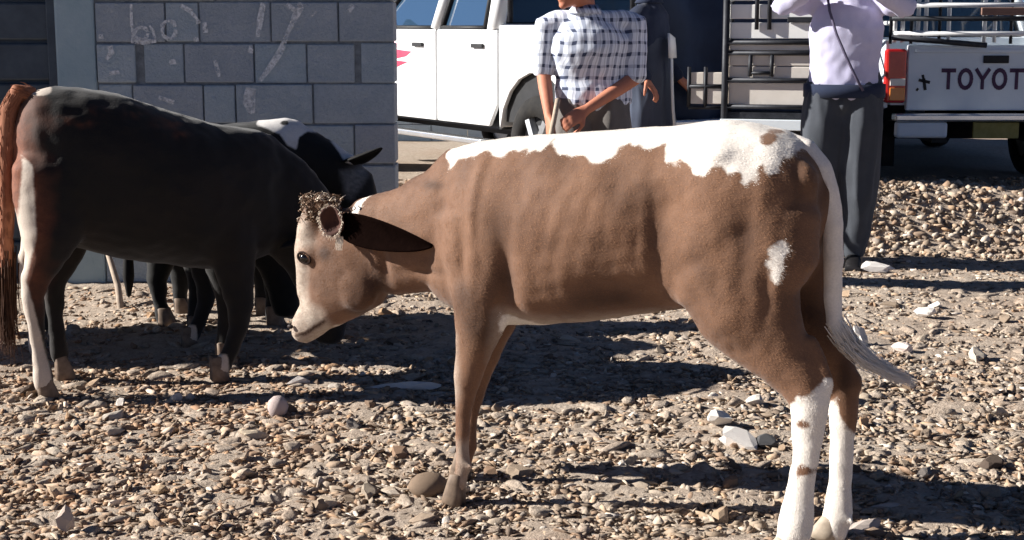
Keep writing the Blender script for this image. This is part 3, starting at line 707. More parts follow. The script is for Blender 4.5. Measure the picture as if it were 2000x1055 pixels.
strands('tail_coat', t1, M['cow1_tail'], Lc, .0025)
base = [C.P(u, w, .02) for u, w in ((12, 490), (12, 560), (14, 630), (18, 700))]; Lt = []
for i in range(320):
    t0 = rg.uniform(0, 1.0); of = rv(.013); sp = rv(.014); L = []
    for k in range(6):
        t = min(t0 + rg.uniform(1.8, 2.0) * k / 5, 2.999); j = int(t); L.append(base[j].lerp(base[j + 1], t - j) + of + sp * (k / 5) ** 2)
    Lt.append(L)
M['dark_hair'] = mnoisy('dark_brown_hair', srgb(58, 36, 26), srgb(84, 56, 40), 30, .85)
strands('tail_switch', t1, M['dark_hair'], Lt, .003)
ear(r1, [C.P(600, 480, .09), C.P(585, 474, .13), C.P(565, 476, .17), C.P(548, 486, .19)], [.03, .05, .04, .004], .01, (0, .3, -1), M['black_ear'])
ear(r1, [C.P(600, 480, -.09), C.P(585, 474, -.13), C.P(565, 476, -.17), C.P(548, 486, -.19)], [.03, .05, .04, .004], .01, (0, -.3, -1), M['black_ear'])
for sgn in (1, -1): obj('eye', MB().ball(C.P(645, 535, .088 * sgn), .016, .012, .016).mesh('eye'), M['eye'], r1)

# ------------------------------------------------------------------ black and white cow behind it, head lowered to the right
M['cow2'] = mat_coat('black_white_coat', (14, 14, 16), (10, 10, 12), (6, 6, 7), (226, 222, 218), (90, 92, 96), (130, 132, 136))
C = Beast(at_z(322, 640, .0), .12, R(4), -1)
C.torso([(262, 300, 400, .06), (285, 268, 470, .14), (330, 252, 500, .19), (400, 246, 512, .215), (470, 240, 515, .21), (520, 234, 505, .18), (560, 229, 480, .14), (590, 236, 450, .10)])
C.limb([(545, 320, 88, .12), (590, 320, 74, .10), (632, 336, 62, .085), (668, 356, 54, .075), (690, 372, 48, .07)])
C.limb([(688, 345, 40, .065), (694, 390, 46, .078), (690, 440, 40, .068), (682, 490, 30, .052), (676, 530, 25, .046)])
C.lump(680, 318, 0, .05, .06, .04)
C.limb([(320, 400, 60, .08), (325, 460, 42, .065), (312, 520, 26, .045), (306, 545, 22, .04), (312, 590, 14, .026), (318, 618, 16, .03), (321, 630, 15, .032)], .12)
C.limb([(330, 400, 55, .08), (345, 470, 36, .06), (352, 530, 22, .04), (352, 580, 14, .027), (354, 606, 15, .032)], -.12)
C.limb([(520, 420, 52, .07), (530, 500, 32, .05), (534, 545, 22, .036), (532, 590, 14, .026), (532, 616, 16, .03), (533, 628, 15, .032)], .11)
C.limb([(520, 420, 50, .07), (514, 500, 28, .045), (512, 560, 16, .03), (512, 604, 15, .032)], -.11)
me = fuse(C.mb, .014, 5, .5, 'body'); v = verts(me); nn = normals(me)
v = v + nn * (.005 * nz(v, 8.0, 7) + .003 * nz(v, 25.0, 2))[:, None]; set_verts(me, v)
def sdl(px, b): return sdpoly([loc(*q, b) for q in px], v[:, 0], v[:, 2])
wh = sdl([(500, 244), (520, 250), (548, 262), (562, 282), (580, 292), (584, 268), (600, 258), (622, 262), (640, 272), (658, 294), (674, 318), (690, 322), (700, 300), (690, 260), (600, 180), (500, 200)], .07)
pp = loc(556, 240, .05); wh = np.minimum(wh, np.hypot(v[:, 0] - pp[0], (v[:, 2] - pp[1]) * 2) - .018)
fattr(me, 'white', wh); fattr(me, 'dark', np.clip(.3 + nz(v, 5.0), 0, 1)); fattr(me, 'pale', np.clip(.05 + sdl([(660, 330), (712, 322), (724, 345), (690, 395), (672, 390)], .06) / .03, 0, .8))
r2 = C.root('black_white_cow'); tag(r2, 'black cow with a white neck crest lowering its head behind the calf', 'cow', kind='thing')
obj('body', me, M['cow2'], r2)
for (u, w, b) in ((323, 638, .12), (355, 614, -.12), (534, 636, .11), (513, 612, -.11)): hoof(r2, C, u, w, b, .038, M['hoof'])
for sgn in (1, -1):
    ear(r2, [C.P(672, 318, .05 * sgn), C.P(694, 313, .09 * sgn), C.P(716, 304, .12 * sgn), C.P(736, 295, .14 * sgn), C.P(747, 289, .15 * sgn)], [.03, .045, .038, .022, .004], .01, (0.2, .5 * sgn, -1), M['black_ear'])
    obj('eye', MB().ball(C.P(706, 400, .072 * sgn), .014, .01, .014).mesh('eye'), M['eye'], r2)
tp = [(285, 275, 14, 0), (262, 285, 12, 0), (252, 330, 10, 0), (250, 400, 9, 0), (250, 470, 9, 0), (251, 540, 12, 0), (252, 580, 5, 0)]
obj('tail', fuse(MB().tube([C.P(u, w, b) for u, w, r, b in tp], [C.m(r) for u, w, r, b in tp], (0, 1, 0), 12), .01, 3, .5, 'tail'), M['black_ear'], r2)

# two more dark animals: one close behind the first, one just left of the view whose shadow lies behind the calf
def herd_copy(dx, dy, k, label):
    r = r1.copy(); COL.objects.link(r); tag(r, label, 'cow', kind='thing')
    for ch in list(r1.children):
        c_ = copy_of(ch, r)
        for g_ in ch.children: copy_of(g_, c_)
    p = r1.matrix_world.translation
    r.matrix_world = Matrix.Translation((dx, dy, 0)) @ Matrix.Translation(p) @ Matrix.Scale(k, 4) @ Matrix.Translation(-p) @ r1.matrix_world
    r['group'] = 'dark cattle at the wall'; return r
r1['group'] = 'dark cattle at the wall'
herd_copy(-.20, .56, .95, 'black cow standing close behind the one with the rust tail')
herd_copy(-1.60, .55, 1.0, 'dark cow standing left of the others beyond the picture edge')

# thin pale stick leaning behind the dark cow
M['stick'] = mnoisy('bare_wood', srgb(150, 134, 118), srgb(178, 162, 146), 20, .85, .3, 60)
pA = at_z(236, 604, .0); pB = at_y(206, 455, pA.y + .25)
tag(MB().tube([pA, pA.lerp(pB, .3) + Vector((.008, 0, 0)), pA.lerp(pB, .7) - Vector((.006, 0, 0)), pB], [.016, .015, .013, .012], (1, 0, 0), 8).build('stick', M['stick'], smooth=True), 'thin pale stick standing upright behind the belly of the dark cow', 'stick')

# ================================================================== vehicles
M['white_paint'] = mnoisy('white_car_paint', srgb(226, 228, 230), srgb(238, 240, 240), 2.5, .28, 0, spec=.5)
M['grey_paint'] = mnoisy('dusty_white_paint', srgb(206, 216, 224), srgb(222, 229, 234), 3, .4, 0, spec=.5)
M['black_plastic'] = mnoisy('black_plastic', srgb(26, 27, 30), srgb(40, 41, 44), 10, .6, .2, 60)
M['rubber'] = mnoisy('tyre_rubber', srgb(24, 24, 26), srgb(44, 42, 40), 14, .9, .3, 50)
M['steel_rim'] = mnoisy('steel_rim', srgb(140, 142, 146), srgb(176, 178, 180), 10, .4, 0, metal=.7)
M['chrome'] = mnoisy('chrome', srgb(200, 204, 208), srgb(220, 222, 226), 6, .22, 0, metal=.85)
M['dark_metal'] = mnoisy('dark_tube', srgb(34, 36, 42), srgb(54, 56, 62), 20, .55, .2, 60, metal=.3)
M['white_metal'] = mnoisy('white_tube', srgb(214, 216, 218), srgb(234, 234, 234), 14, .5, .1, 60)
def mat_glass(name, c, rough=.04):
    t = NT(name); t.fin(c, rough, 0, .6); t.b.inputs['Transmission Weight'].default_value = .35; t.b.inputs['IOR'].default_value = 1.45; return t.m
M['glass'] = mat_glass('car_glass', srgb(52, 78, 104))
M['red_lens'] = mnoisy('red_lens', srgb(176, 30, 30), srgb(200, 46, 40), 8, .15, 0, spec=.6)
M['amber_lens'] = mnoisy('amber_lens', srgb(214, 120, 50), srgb(226, 140, 70), 8, .15, 0, spec=.6)
M['clear_lens'] = mnoisy('clear_lens', srgb(220, 216, 208), srgb(232, 230, 224), 8, .12, 0, spec=.6)
M['red_decal'] = mnoisy('red_decal', srgb(196, 58, 84), srgb(214, 84, 108), 6, .35)
M['pink_decal'] = mnoisy('pink_decal', srgb(226, 176, 190), srgb(232, 190, 202), 6, .35)
M['interior'] = mnoisy('seat_cloth', srgb(60, 62, 66), srgb(84, 86, 90), 6, .9)
M['letter'] = mnoisy('letter_print', srgb(62, 40, 66), srgb(84, 56, 84), 14, .6)
M['plate'] = mnoisy('plate_yellow', srgb(128, 120, 62), srgb(146, 138, 80), 20, .5)
W = .86
def wheel(parent, x, side, r=.37):
    o = MB(); n = 28; prof = [(.0, .60 * r), (.0, .86 * r), (.02, .96 * r), (.06, r), (.18, r), (.22, .96 * r), (.24, .86 * r), (.24, .6 * r)]
    P = []; F = []
    for i in range(n):
        w = 2 * math.pi * i / n
        for (dy, rr) in prof: P.append((x + rr * math.cos(w), side * (W - .24 + (.24 - dy) + .0), r + rr * math.sin(w)))
    k = len(prof)
    for i in range(n):
        for j in range(k): F.append((i * k + j, i * k + (j + 1) % k, ((i + 1) % n) * k + (j + 1) % k, ((i + 1) % n) * k + j))
    t = o.add(P, F).build('wheel', M['rubber'], parent, smooth=True)
    rim = MB(); rim.bar((x, side * (W - .05), r), (x, side * (W - .2), r), .62 * r, 24); rim.bar((x, side * (W + .0), r), (x, side * (W - .06), r), .16 * r, 12)
    for q in range(6):
        w = q * math.pi / 3; rim.bar((x + .16 * r * math.cos(w), side * (W - .03), r + .16 * r * math.sin(w)), (x + .6 * r * math.cos(w), side * (W - .035), r + .6 * r * math.sin(w)), .04, 6)
    rim.build('rim', M['steel_rim'], t)
def arc(cx, cz, r, a0, a1, n=9):
    return [(cx + r * math.cos(R(a0 + (a1 - a0) * i / n)), cz + r * math.sin(R(a0 + (a1 - a0) * i / n))) for i in range(n + 1)]
def pickup(label, loc_, yaw, paint, lift=0.06, letters=False, plate=True):
    """x forward from the rear bumper, y left, z up"""
    t = empty('pickup_truck', loc_, yaw); tag(t, label, 'pickup truck', kind='thing')
    z0 = lift
    RA, FA = 1.18, 4.18
    for x in (RA, FA):
        for s in (1, -1): wheel(t, x, s)
    S, B = .46 + z0, 1.14 + z0       # sill, belt
    for s in (1, -1):
        def side(name, pts, mat=paint, inset=0.0, th=.035, bev=.012, parent=t):
            y0, y1 = s * (W - th - inset), s * (W - inset); return MB().prism(pts, 'y', min(y0, y1), max(y0, y1)).build(name, mat, parent, bevel=bev)
        side('bed_side', [(.06, S + .18), (RA - .47, S + .06)] + arc(RA, .40 + z0 * .5, .47, 172, 8) + [(1.655, S + .02), (1.655, B + .03), (.06, B + .03)])
        side('rear_door', [(1.685, S + .16), (1.80, S + .0), (2.572, S), (2.572, B), (1.685, B)])
        side('front_door', [(2.598, S), (3.58, S), (3.62, B), (2.598, B)])
        side('fender', [(3.59, S)] + arc(FA, .40 + z0 * .5, .47, 178, 5) + [(4.85, S + .1), (4.92, .88 + z0), (4.6, 1.04 + z0), (3.63, B)])
        for x in (1.86, 2.78):
            MB().box(x, x + .16, s * (W + .004), s * (W + .022), B - .13, B - .10).build('door_handle', M['black_plastic'], t, bevel=.004)
        # side step
        MB().box(1.75, 3.5, s * (W - .02) if s > 0 else s * (W + .10), s * (W + .10) if s > 0 else s * (W - .02), S - .13, S - .09).build('side_step', M['chrome'], t, bevel=.01)
        # greenhouse
        Wb, Wt, ZT = W - .02, .66, 1.72 + z0
        def g(x, k): return Vector((x, s * (Wb + (Wt - Wb) * k), B + (ZT - B) * k))
        def post(a, b, r=.035): MB().bar(a, b, r, 8).build('pillar', paint, t, smooth=True)
        post(g(3.74, 0), g(3.02, 1), .035); post(g(2.60, 0), g(2.55, 1), .05); post(g(1.72, 0), g(1.84, 1), .06)
        side_c = MB()
        side_c.add([g(1.67, 0), g(1.86, 0), g(1.98, .98), g(1.80, .98), g(1.67, 0) + Vector((0, -s * .04, 0)), g(1.86, 0) + Vector((0, -s * .04, 0)), g(1.98, .98) + Vector((0, -s * .04, 0)), g(1.80, .98) + Vector((0, -s * .04, 0))],
                   [(0, 1, 2, 3), (7, 6, 5, 4), (0, 4, 5, 1), (1, 5, 6, 2), (2, 6, 7, 3), (3, 7, 4, 0)])
        side_c.build('rear_quarter', paint, t, bevel=.006)
        for (a, b, c, d) in ((1.90, 2.54, 2.48, 2.00), (2.66, 3.66, 3.02, 2.60)):
            q = [g(a, .02), g(b, .02), g(c, .94), g(d, .94)]; off = Vector((0, -s * .022, 0)); q2 = [p + off for p in q]; q3 = [p + off * 1.3 for p in q]
            w_ = MB().add(q2 + q3, [(0, 1, 2, 3), (7, 6, 5, 4), (0, 4, 5, 1), (1, 5, 6, 2), (2, 6, 7, 3), (3, 7, 4, 0)]).build('window', M['glass'], t)
            fr = MB()
            for i in range(4): fr.bar(q[i] + off * .4, q[(i + 1) % 4] + off * .4, .018, 6)
            fr.build('window_seal', M['black_plastic'], w_, smooth=True)
        mir = MB(); mir.box(3.50, 3.58, s * (W + .09) if s > 0 else s * (W + .27), s * (W + .27) if s > 0 else s * (W + .09), B + .0, B + .19); mir.bar((3.56, s * (W - .02), B + .04), (3.54, s * (W + .12), B + .07), .02, 6)
        mir.build('mirror', M['black_plastic'], t, bevel=.02)
        # tail lamp cluster
        y0, y1 = sorted((s * .70, s * (W + .004)))
        tl = MB().box(.0, .09, y0, y1, .68 + z0, 1.10 + z0).build('tail_lamp', M['red_lens'], t, bevel=.02)
        y0, y1 = sorted((s * .71, s * (W - .03)))
        MB().box(-.012, .0, y0, y1, .70 + z0, .80 + z0).build('amber_lens', M['amber_lens'], tl, bevel=.004)
        MB().box(-.012, .0, y0, y1, .815 + z0, .87 + z0).build('clear_lens', M['clear_lens'], tl, bevel=.004)
    # cab volume
    MB().box(1.72, 3.6, -.80, .80, S - .02, B - .06).build('floor_pan', M['black_plastic'], t)
    Z = 1.72 + z0
    roof = MB().prism([(1.76, Z - .03), (1.82, Z + .015), (2.0, Z + .04), (2.8, Z + .04), (3.0, Z + .01), (3.06, Z - .03)], 'y', -.68, .68); roof.build('roof', paint, t, bevel=.03)
    MB().add([(3.72, -.80, B), (3.72, .80, B), (3.05, .64, Z - .03), (3.05, -.64, Z - .03)], [(0, 1, 2, 3)]).build('windscreen', M['glass'], t)
    MB().add([(1.72, -.72, B + .05), (1.72, .72, B + .05), (1.80, .62, Z - .06), (1.80, -.62, Z - .06)], [(3, 2, 1, 0)]).build('rear_window', M['glass'], t)
    MB().box(1.665, 1.70, -.82, .82, S, B + .04).build('cab_back', paint, t, bevel=.01)
    for x in (2.2, 3.0):
        for s in (1, -1): MB().prism([(x, .75 + z0), (x + .5, .72 + z0), (x + .48, .9 + z0), (x + .1, .95 + z0), (x - .06, 1.45 + z0), (x - .18, 1.45 + z0)], 'y', s * .37 - .24, s * .37 + .24).build('seat', M['interior'], t, bevel=.04)
    # bonnet and nose
    MB().prism([(3.63, B), (3.75, B + .03), (4.55, 1.06 + z0), (4.88, .95 + z0), (4.95, .80 + z0), (4.95, .60 + z0), (4.7, .60 + z0), (3.63, .75)], 'y', -.80, .80).build('bonnet', paint, t, bevel=.03)
    MB().box(4.90, 5.05, -.84, .84, .42 + z0, .64 + z0).build('front_bumper', M['chrome'], t, bevel=.04)
    for s in (1, -1): MB().box(4.93, 4.975, s * .55 - .16, s * .55 + .16, .74 + z0, .90 + z0).build('headlamp', M['clear_lens'], t, bevel=.02)
    # bed
    MB().box(.08, 1.66, -.80, .80, .66 + z0, .70 + z0).build('bed_floor', paint, t)
    tg = MB().box(.02, .075, -.69, .69, .62 + z0, 1.13 + z0).build('tailgate', paint, t, bevel=.012)
    MB().box(.005, .02, -.64, .64, 1.07 + z0, 1.10 + z0).build('tailgate_lip', paint, tg, bevel=.006)
    MB().box(.004, .02, -.10, .10, .99 + z0, 1.05 + z0).build('tailgate_handle', M['black_plastic'], tg, bevel=.006)
    MB().box(-.10, .03, -.80, .80, .54 + z0, .60 + z0).build('rear_bumper', M['chrome'], t, bevel=.015)
    for s in (1, -1): MB().box(-.08, .02, s * .58 - .20, s * .58 + .20, .41 + z0, .535 + z0).build('bumper_corner', M['grey_paint'], t, bevel=.02)
    MB().box(.1, 4.8, -.45, -.33, .36 + z0, .50 + z0).build('chassis_rail', M['black_plastic'], t); MB().box(.1, 4.8, .33, .45, .36 + z0, .50 + z0).build('chassis_rail', M['black_plastic'], t)
    for s in (1, -1):
        for x in (RA, FA): MB().prism([(x - .45, .5 + z0), (x + .45, .5 + z0), (x + .40, .80 + z0), (x + .2, .94 + z0), (x - .2, .94 + z0), (x - .40, .80 + z0)], 'y', *sorted((s * .5, s * (W - .045)))).build('wheel_well', M['black_plastic'], t)
    MB().bar((.62, 0, .40), (.62, 0, .58), .36, 24).build('spare_wheel', M['rubber'], t, smooth=True)
    for s in (1, -1): MB().box(.66, .68, *sorted((s * .60, s * .84)), .12, .50 + z0).build('mud_flap', M['rubber'], t)
    MB().bar((RA, -.6, .37), (RA, .6, .37), .06, 10).build('axle', M['black_plastic'], t, smooth=True)
    if plate:
        MB().box(-.045, -.02, -.19, .17, .405 + z0, .53 + z0).build('number_plate', M['plate'], t, bevel=.004)
    if letters:
        def glyph(ch):
            # strokes in a 1 x 1.25 cell
            o_ = [(.5 + .48 * math.cos(w), .62 + .60 * math.sin(w)) for w in [i * 2 * math.pi / 20 for i in range(21)]]
            return {'T': [[(0, 1.2), (1, 1.2)], [(.5, 1.2), (.5, 0)]], 'O': [o_], 'Y': [[(0, 1.25), (.5, .6), (1, 1.25)], [(.5, .6), (.5, 0)]], 'A': [[(0, 0), (.5, 1.25), (1, 0)], [(.2, .42), (.8, .42)]]}[ch]
        cw, gap = .098, .036; x0 = .415
        for i, ch in enumerate('TOYOTA'):
            mb = MB(); st = .027; ox = x0 - i * (cw + gap)
            for ln in glyph(ch):
                for j in range(len(ln) - 1):
                    a = Vector((ln[j][0] * cw, ln[j][1] * cw)); b = Vector((ln[j + 1][0] * cw, ln[j + 1][1] * cw)); d_ = (b - a).normalized(); nrm = Vector((-d_.y, d_.x)) * st / 2; e = d_ * st * .3
                    q = [a - e + nrm, a - e - nrm, b + e - nrm, b + e + nrm]; dx = .0006 * (j % 2)
                    mb.add([(.0165 - dx, ox - p.x, .795 + z0 + p.y * 1.18) for p in q], [(0, 1, 2, 3)])
            mb.build('letter', M['letter'], tg)
        mb = MB()     # small torn sticker left of the word
        for (a, b, w_) in (((.60, .86), (.51, .84), .012), ((.56, .87), (.545, .78), .012), ((.57, .90), (.56, .86), .010), ((.615, .79), (.60, .78), .012)):
            A, Bq = Vector(a), Vector(b); d_ = (Bq - A).normalized(); nrm = Vector((-d_.y, d_.x)) * w_; mb.add([(.0165, p.x, p.y + z0) for p in (A + nrm, A - nrm, Bq - nrm, Bq + nrm)], [(0, 1, 2, 3)])
        mb.build('sticker', M['black_plastic'], tg)
    return t
def gset(p): return Vector((p[0], p[1], float(gz(p[0], p[1])) - .0))

# A: angled white double cab; its left rear wheel stands at about (0.21, 10.0)
yawA = math.atan2(.86, -.52); fA = Vector((math.cos(yawA), math.sin(yawA), 0)); lA = Vector((-fA.y, fA.x, 0))
wA = Vector((.24, 10.0, 0)); oA = wA - fA * 1.18 - lA * (W - .1); oA.z = .05; oA = Vector((0, 0, CAM_H)) + 1.07 * (oA - Vector((0, 0, CAM_H))); oA.z = 0.0
tA = pickup('white double cab pickup with red door flashes parked beyond the wall end', oA, yawA, M['white_paint'], .03); tA.scale = (1.07,) * 3
for (pts, mat) in (([(2.98, .94), (3.2, .95), (3.5, .985), (3.5, .90), (3.25, .88), (3.08, .90)], 'red_decal'), ([(3.04, .86), (3.26, .865), (3.5, .88), (3.5, .83), (3.3, .80)], 'red_decal'), ([(3.10, 1.0), (3.5, 1.04), (3.5, 1.0), (3.2, .965)], 'pink_decal')):
    MB().add([(x, W + .003, z + .06) for x, z in pts], [tuple(range(len(pts)))]).build('door_decal', M[mat], tA)
# load rack on A: dark tubes with paler rear frame
rk = MB()
for x in (.15, .9, 1.6):
    for s in (1, -1): rk.bar((x, s * .80, 1.22), (x, s * .80, 2.0), .02, 6)
for z in (1.45, 1.7, 2.0):
    for s in (1, -1): rk.bar((.15, s * .80, z), (1.6, s * .80, z), .016, 6)
    rk.bar((1.6, -.8, z), (1.6, .8, z), .016, 6)
rk.build('load_rack', M['dark_metal'], tA, smooth=True)
rk = MB()
for y in (.80, .62): rk.bar((.04, y, 1.20), (.04, y, 1.7), .02, 6)
rk.bar((.04, .80, 1.27), (.04, .62, 1.27), .02, 6); rk.bar((.04, .80, 1.7), (.04, .62, 1.7), .02, 6)
rk.build('rear_frame', M['white_metal'], tA, smooth=True)
M['tarp'] = mnoisy('navy_tarp', srgb(34, 44, 66), srgb(46, 60, 86), 3, .7, .3, 12, .02)
tb = MB(); nx_, nz_ = 24, 14
P = []; F = []
for j in range(nz_ + 1):
    for i in range(nx_ + 1):
        y = .84 - i / nx_ * 1.68; z = .60 + j / nz_ * .98; P.append((-.03 - .03 * math.sin(i * 1.3 + j * .3) - .02 * math.sin(j * .9), y, z + .03 * math.sin(i * .8)))
for j in range(nz_):
    for i in range(nx_): a = j * (nx_ + 1) + i; F.append((a, a + 1, a + nx_ + 2, a + nx_ + 1))
tarp = tb.add(P, F).build('tarpaulin', M['tarp'], None, smooth=True); sm = tarp.modifiers.new('solid', 'SOLIDIFY'); sm.thickness = .008
tarp.location = oA; tarp.rotation_euler = (0, 0, yawA); tarp.scale = (1.07,) * 3; tag(tarp, 'dark navy tarpaulin hung over the tail of the white double cab', 'tarpaulin')

# C: pickup seen from behind with its lettered tailgate
oC = Vector((at_y(1945, 150, 11.6).x, 11.6, .0))
tC = pickup('white pickup seen from behind with a lettered tailgate in shade', oC, R(90), M['grey_paint'], .0, True)
rk = MB(); rd = MB()
for y in (.80, .74, .62, .56, .38, .10, .02, -.3, -.5, -.8): rk.bar((.03, y, 1.15), (.03, y, 1.95), .016, 6)
for y in (.84, .68, .46, -.1): rd.bar((.0, y, 1.14), (.0, y, 1.9), .013, 6)
for z in (1.22, 1.44): rk.bar((.0, .82, z), (.0, -.82, z), .022, 6)
for z in (1.335, 1.56): rd.bar((-.02, .84, z), (-.02, -.84, z), .02, 6)
rd.bar((-.04, .84, 1.19), (-.04, .10, 1.13), .022, 6)
for s in (1, -1):
    for z in (1.3, 1.6, 1.9): rk.bar((.03, s * .82, z), (1.64, s * .82, z), .018, 6)
    for x in (.6, 1.1, 1.62): rk.bar((x, s * .82, 1.15), (x, s * .82, 1.95), .018, 6)
rk.build('load_rack', M['white_metal'], tC, smooth=True); rd.build('load_rack', M['dark_metal'], tC, smooth=True)
M['brown_board'] = mnoisy('brown_board', srgb(120, 92, 82), srgb(146, 114, 100), 8, .85, .2, 30, stretch=(1, 8, 8))
tag(MB().box(-.07, -.02, -.95, .16, 1.36, 1.42, Matrix.Translation(oC) @ Matrix.Rotation(R(90), 4, 'Z')).build('board', M['brown_board'], bevel=.006), 'brown wooden board tied across the rack above the lettered tailgate', 'board')

# a hidden pickup added further back to shade the ground under C
def copy_tree(o, parent=None):
    c = copy_of(o, parent)
    for ch in list(o.children): copy_tree(ch, c)
    return c
tB = copy_tree(tC); tB.location = (2.02, 13.3, 0); tB['label'] = 'white pickup added behind the double cab to shade the ground under the lettered one'
for t_ in (tA, tB, tC): t_['group'] = 'pickups parked behind the yard'

# livestock crate: black tube frame with cream sheet panels, on small wheels
cr0 = Vector((1.315, 9.12, 1.286 * (1 - 1.089))); yawK = R(-16)
K = empty('livestock_crate', cr0, yawK); K.scale = (1.089,) * 3; tag(K, 'cream panelled livestock crate with a black tube frame behind the lavender shirt', 'crate', kind='thing')
M['cream'] = mnoisy('cream_sheet', srgb(204, 196, 186), srgb(224, 218, 210), 3, .55, .1, 30)
M['bright_white'] = mnoisy('white_sheet', srgb(232, 232, 230), srgb(242, 242, 240), 3, .5)
CWD, CD = .66, .20
def kb(x0, x1, y0, y1, z0, z1, name, mat, bev=.004): return MB().box(x0, x1, y0, y1, z0, z1).build(name, mat, K, bevel=bev)
for (z0, z1, mt_) in ((.84, .965, 'cream'), (.99, 1.055, 'cream'), (1.06, 1.125, 'cream'), (1.145, 1.18, 'cream'), (1.21, 1.30, 'bright_white'), (1.32, 1.40, 'bright_white'), (1.42, 1.62, 'bright_white')):
    kb(.02, CWD - .02, .012, .03, z0, z1, 'panel', M[mt_])
    kb(.004, .02, .03, CD - .02, z0, z1, 'panel', M[mt_]); kb(CWD - .02, CWD - .004, .03, CD - .02, z0, z1, 'panel', M[mt_])
fr = MB()
for x in (0, CWD):
    for y in (0, CD): fr.bar((x, y, .22), (x, y, 1.66), .02, 8)
for z in (.83, .98, 1.13, 1.19, 1.66):
    fr.bar((0, 0, z), (CWD, 0, z), .013, 6); fr.bar((0, CD, z), (CWD, CD, z), .013, 6)
    for x in (0, CWD): fr.bar((x, 0, z), (x, CD, z), .013, 6)
fr.bar((.14, -.002, 1.0), (.14, -.002, 1.12), .012, 6); fr.bar((.26, -.002, 1.0), (.26, -.002, 1.12), .012, 6); fr.bar((.14, -.002, 1.02), (.26, -.002, 1.02), .01, 6)
fr.bar((.17, -.002, 1.26), (.17, -.002, 1.66), .012, 6); fr.bar((.24, -.002, 1.26), (.24, -.002, 1.66), .012, 6)
fr.build('tube_frame', M['dark_metal'], K, smooth=True)
kb(.34, .62, -.012, .01, 1.30, 1.33, 'slot_rail', M['dark_metal']); kb(.34, .62, -.012, .01, 1.40, 1.46, 'slot_rail', M['dark_metal'])
kb(-.02, CWD + .02, -.03, CD, .70, .76, 'floor_beam', M['grey_paint']); kb(0, CWD, 0, CD, .764, .80, 'floor_plate', M['dark_metal'])
kb(-.03, CWD, .02, CD - .05, .40, .69, 'skirt', M['black_plastic'])
for x in (.05, CWD - .05):
    for y in (.04, CD - .04): MB().bar((x - .025, y, .228), (x + .025, y, .228), .10, 18).build('wheel', M['rubber'], K, smooth=True)
# side hatch standing open to the left, in two cream leaves
for (x0, x1) in ((-.20, -.125), (-.105, -.02)):
    for (z0, z1) in ((.84, .93), (.95, 1.02)): kb(x0, x1, .03, .045, z0, z1, 'hatch_leaf', M['cream'])
fr = MB()
for x in (-.21, -.115): fr.bar((x, .03, .82), (x, .03, 1.05), .011, 6)
for z in (.82, .94): fr.bar((-.21, .03, z), (0, .03, z), .011, 6)
fr.build('hatch_frame', M['dark_metal'], K, smooth=True)

# ================================================================== people
M['skin'] = mnoisy('tanned_skin', srgb(176, 112, 88), srgb(194, 130, 104), 9, .6, .1, 90)
M['hairm'] = mnoisy('short_dark_hair', srgb(26, 22, 22), srgb(44, 38, 36), 60, .8, .6, 160)
def folds(me, amp, f1, f2, seed=0.0):
    v = verts(me); n = normals(me)
    d = amp * (.5 - 1.6 * np.abs(nz(v, f1, seed))) + amp * .4 * nz(v, f2, seed + 4); set_verts(me, v + n * d[:, None]); return me
def hand(mb, w, d, nrm, s, curl=.6, L=1.0):
    """palm and five separate fingers; d along the hand, nrm = palm side, s = thumb side"""
    w, d, nrm, s = Vector(w), Vector(d).normalized(), Vector(nrm).normalized(), Vector(s).normalized()
    mb.tube([w - d * .02, w + d * .03 * L, w + d * .09 * L], [(.030, .024), (.040, .018), (.042, .014)], s, 12, 2.4)
    for k, (off, ln) in enumerate(((.031, .072), (.011, .080), (-.010, .075), (-.030, .060))):
        p = w + d * .088 * L + s * off; pts = [p - d * .02]; ang = .15
        for j in range(3):
            dd = d * math.cos(ang) + nrm * math.sin(ang); pts.append(pts[-1] + dd * (.02 if j == 0 else 0) + dd * ln * (.45, .32, .23)[j]); ang += curl * (.8, .9, .6)[j]
        mb.tube(pts, [.0095, .0092, .0085, .0075], s, 8)
    p = w + d * .02 + s * .026; mb.tube([p, p + (d * .55 + s * .7 + nrm * .2).normalized() * .04, p + (d * .8 + s * .6 + nrm * .5).normalized() * .075, p + (d * .9 + s * .4 + nrm * .7).normalized() * .098], [.015, .013, .011, .009], nrm, 8)
def head(mb, c, f, up, k=1.0):
    """skull, jaw, nose, ears; c = centre, f = facing"""
    c, f, up = Vector(c), Vector(f).normalized(), Vector(up).normalized(); s = up.cross(f).normalized()
    Mx = Matrix((s, f, up)).transposed()
    mb.ball(c + up * .03 * k, .076 * k, .097 * k, .095 * k, 20, Mx); mb.ball(c - up * .045 * k + f * .025 * k, .060 * k, .070 * k, .075 * k, 18, Mx)
    mb.ball(c - up * .095 * k + f * .060 * k, .030 * k, .030 * k, .026 * k, 12, Mx)
    mb.tube([c + up * .03 * k + f * .088 * k, c - up * .012 * k + f * .106 * k, c - up * .024 * k + f * .10 * k], [.010 * k, .015 * k, .018 * k], s, 8)
    mb.ball(c + up * .032 * k + f * .078 * k, .055 * k, .020 * k, .012 * k, 12, Mx)
    mb.ball(c - up * .062 * k + f * .088 * k, .024 * k, .012 * k, .010 * k, 12, Mx)
    for q in (1, -1): mb.ball(c - f * .005 + s * .078 * k * q, .010 * k, .022 * k, .032 * k, 12, Mx)
    return s, Mx
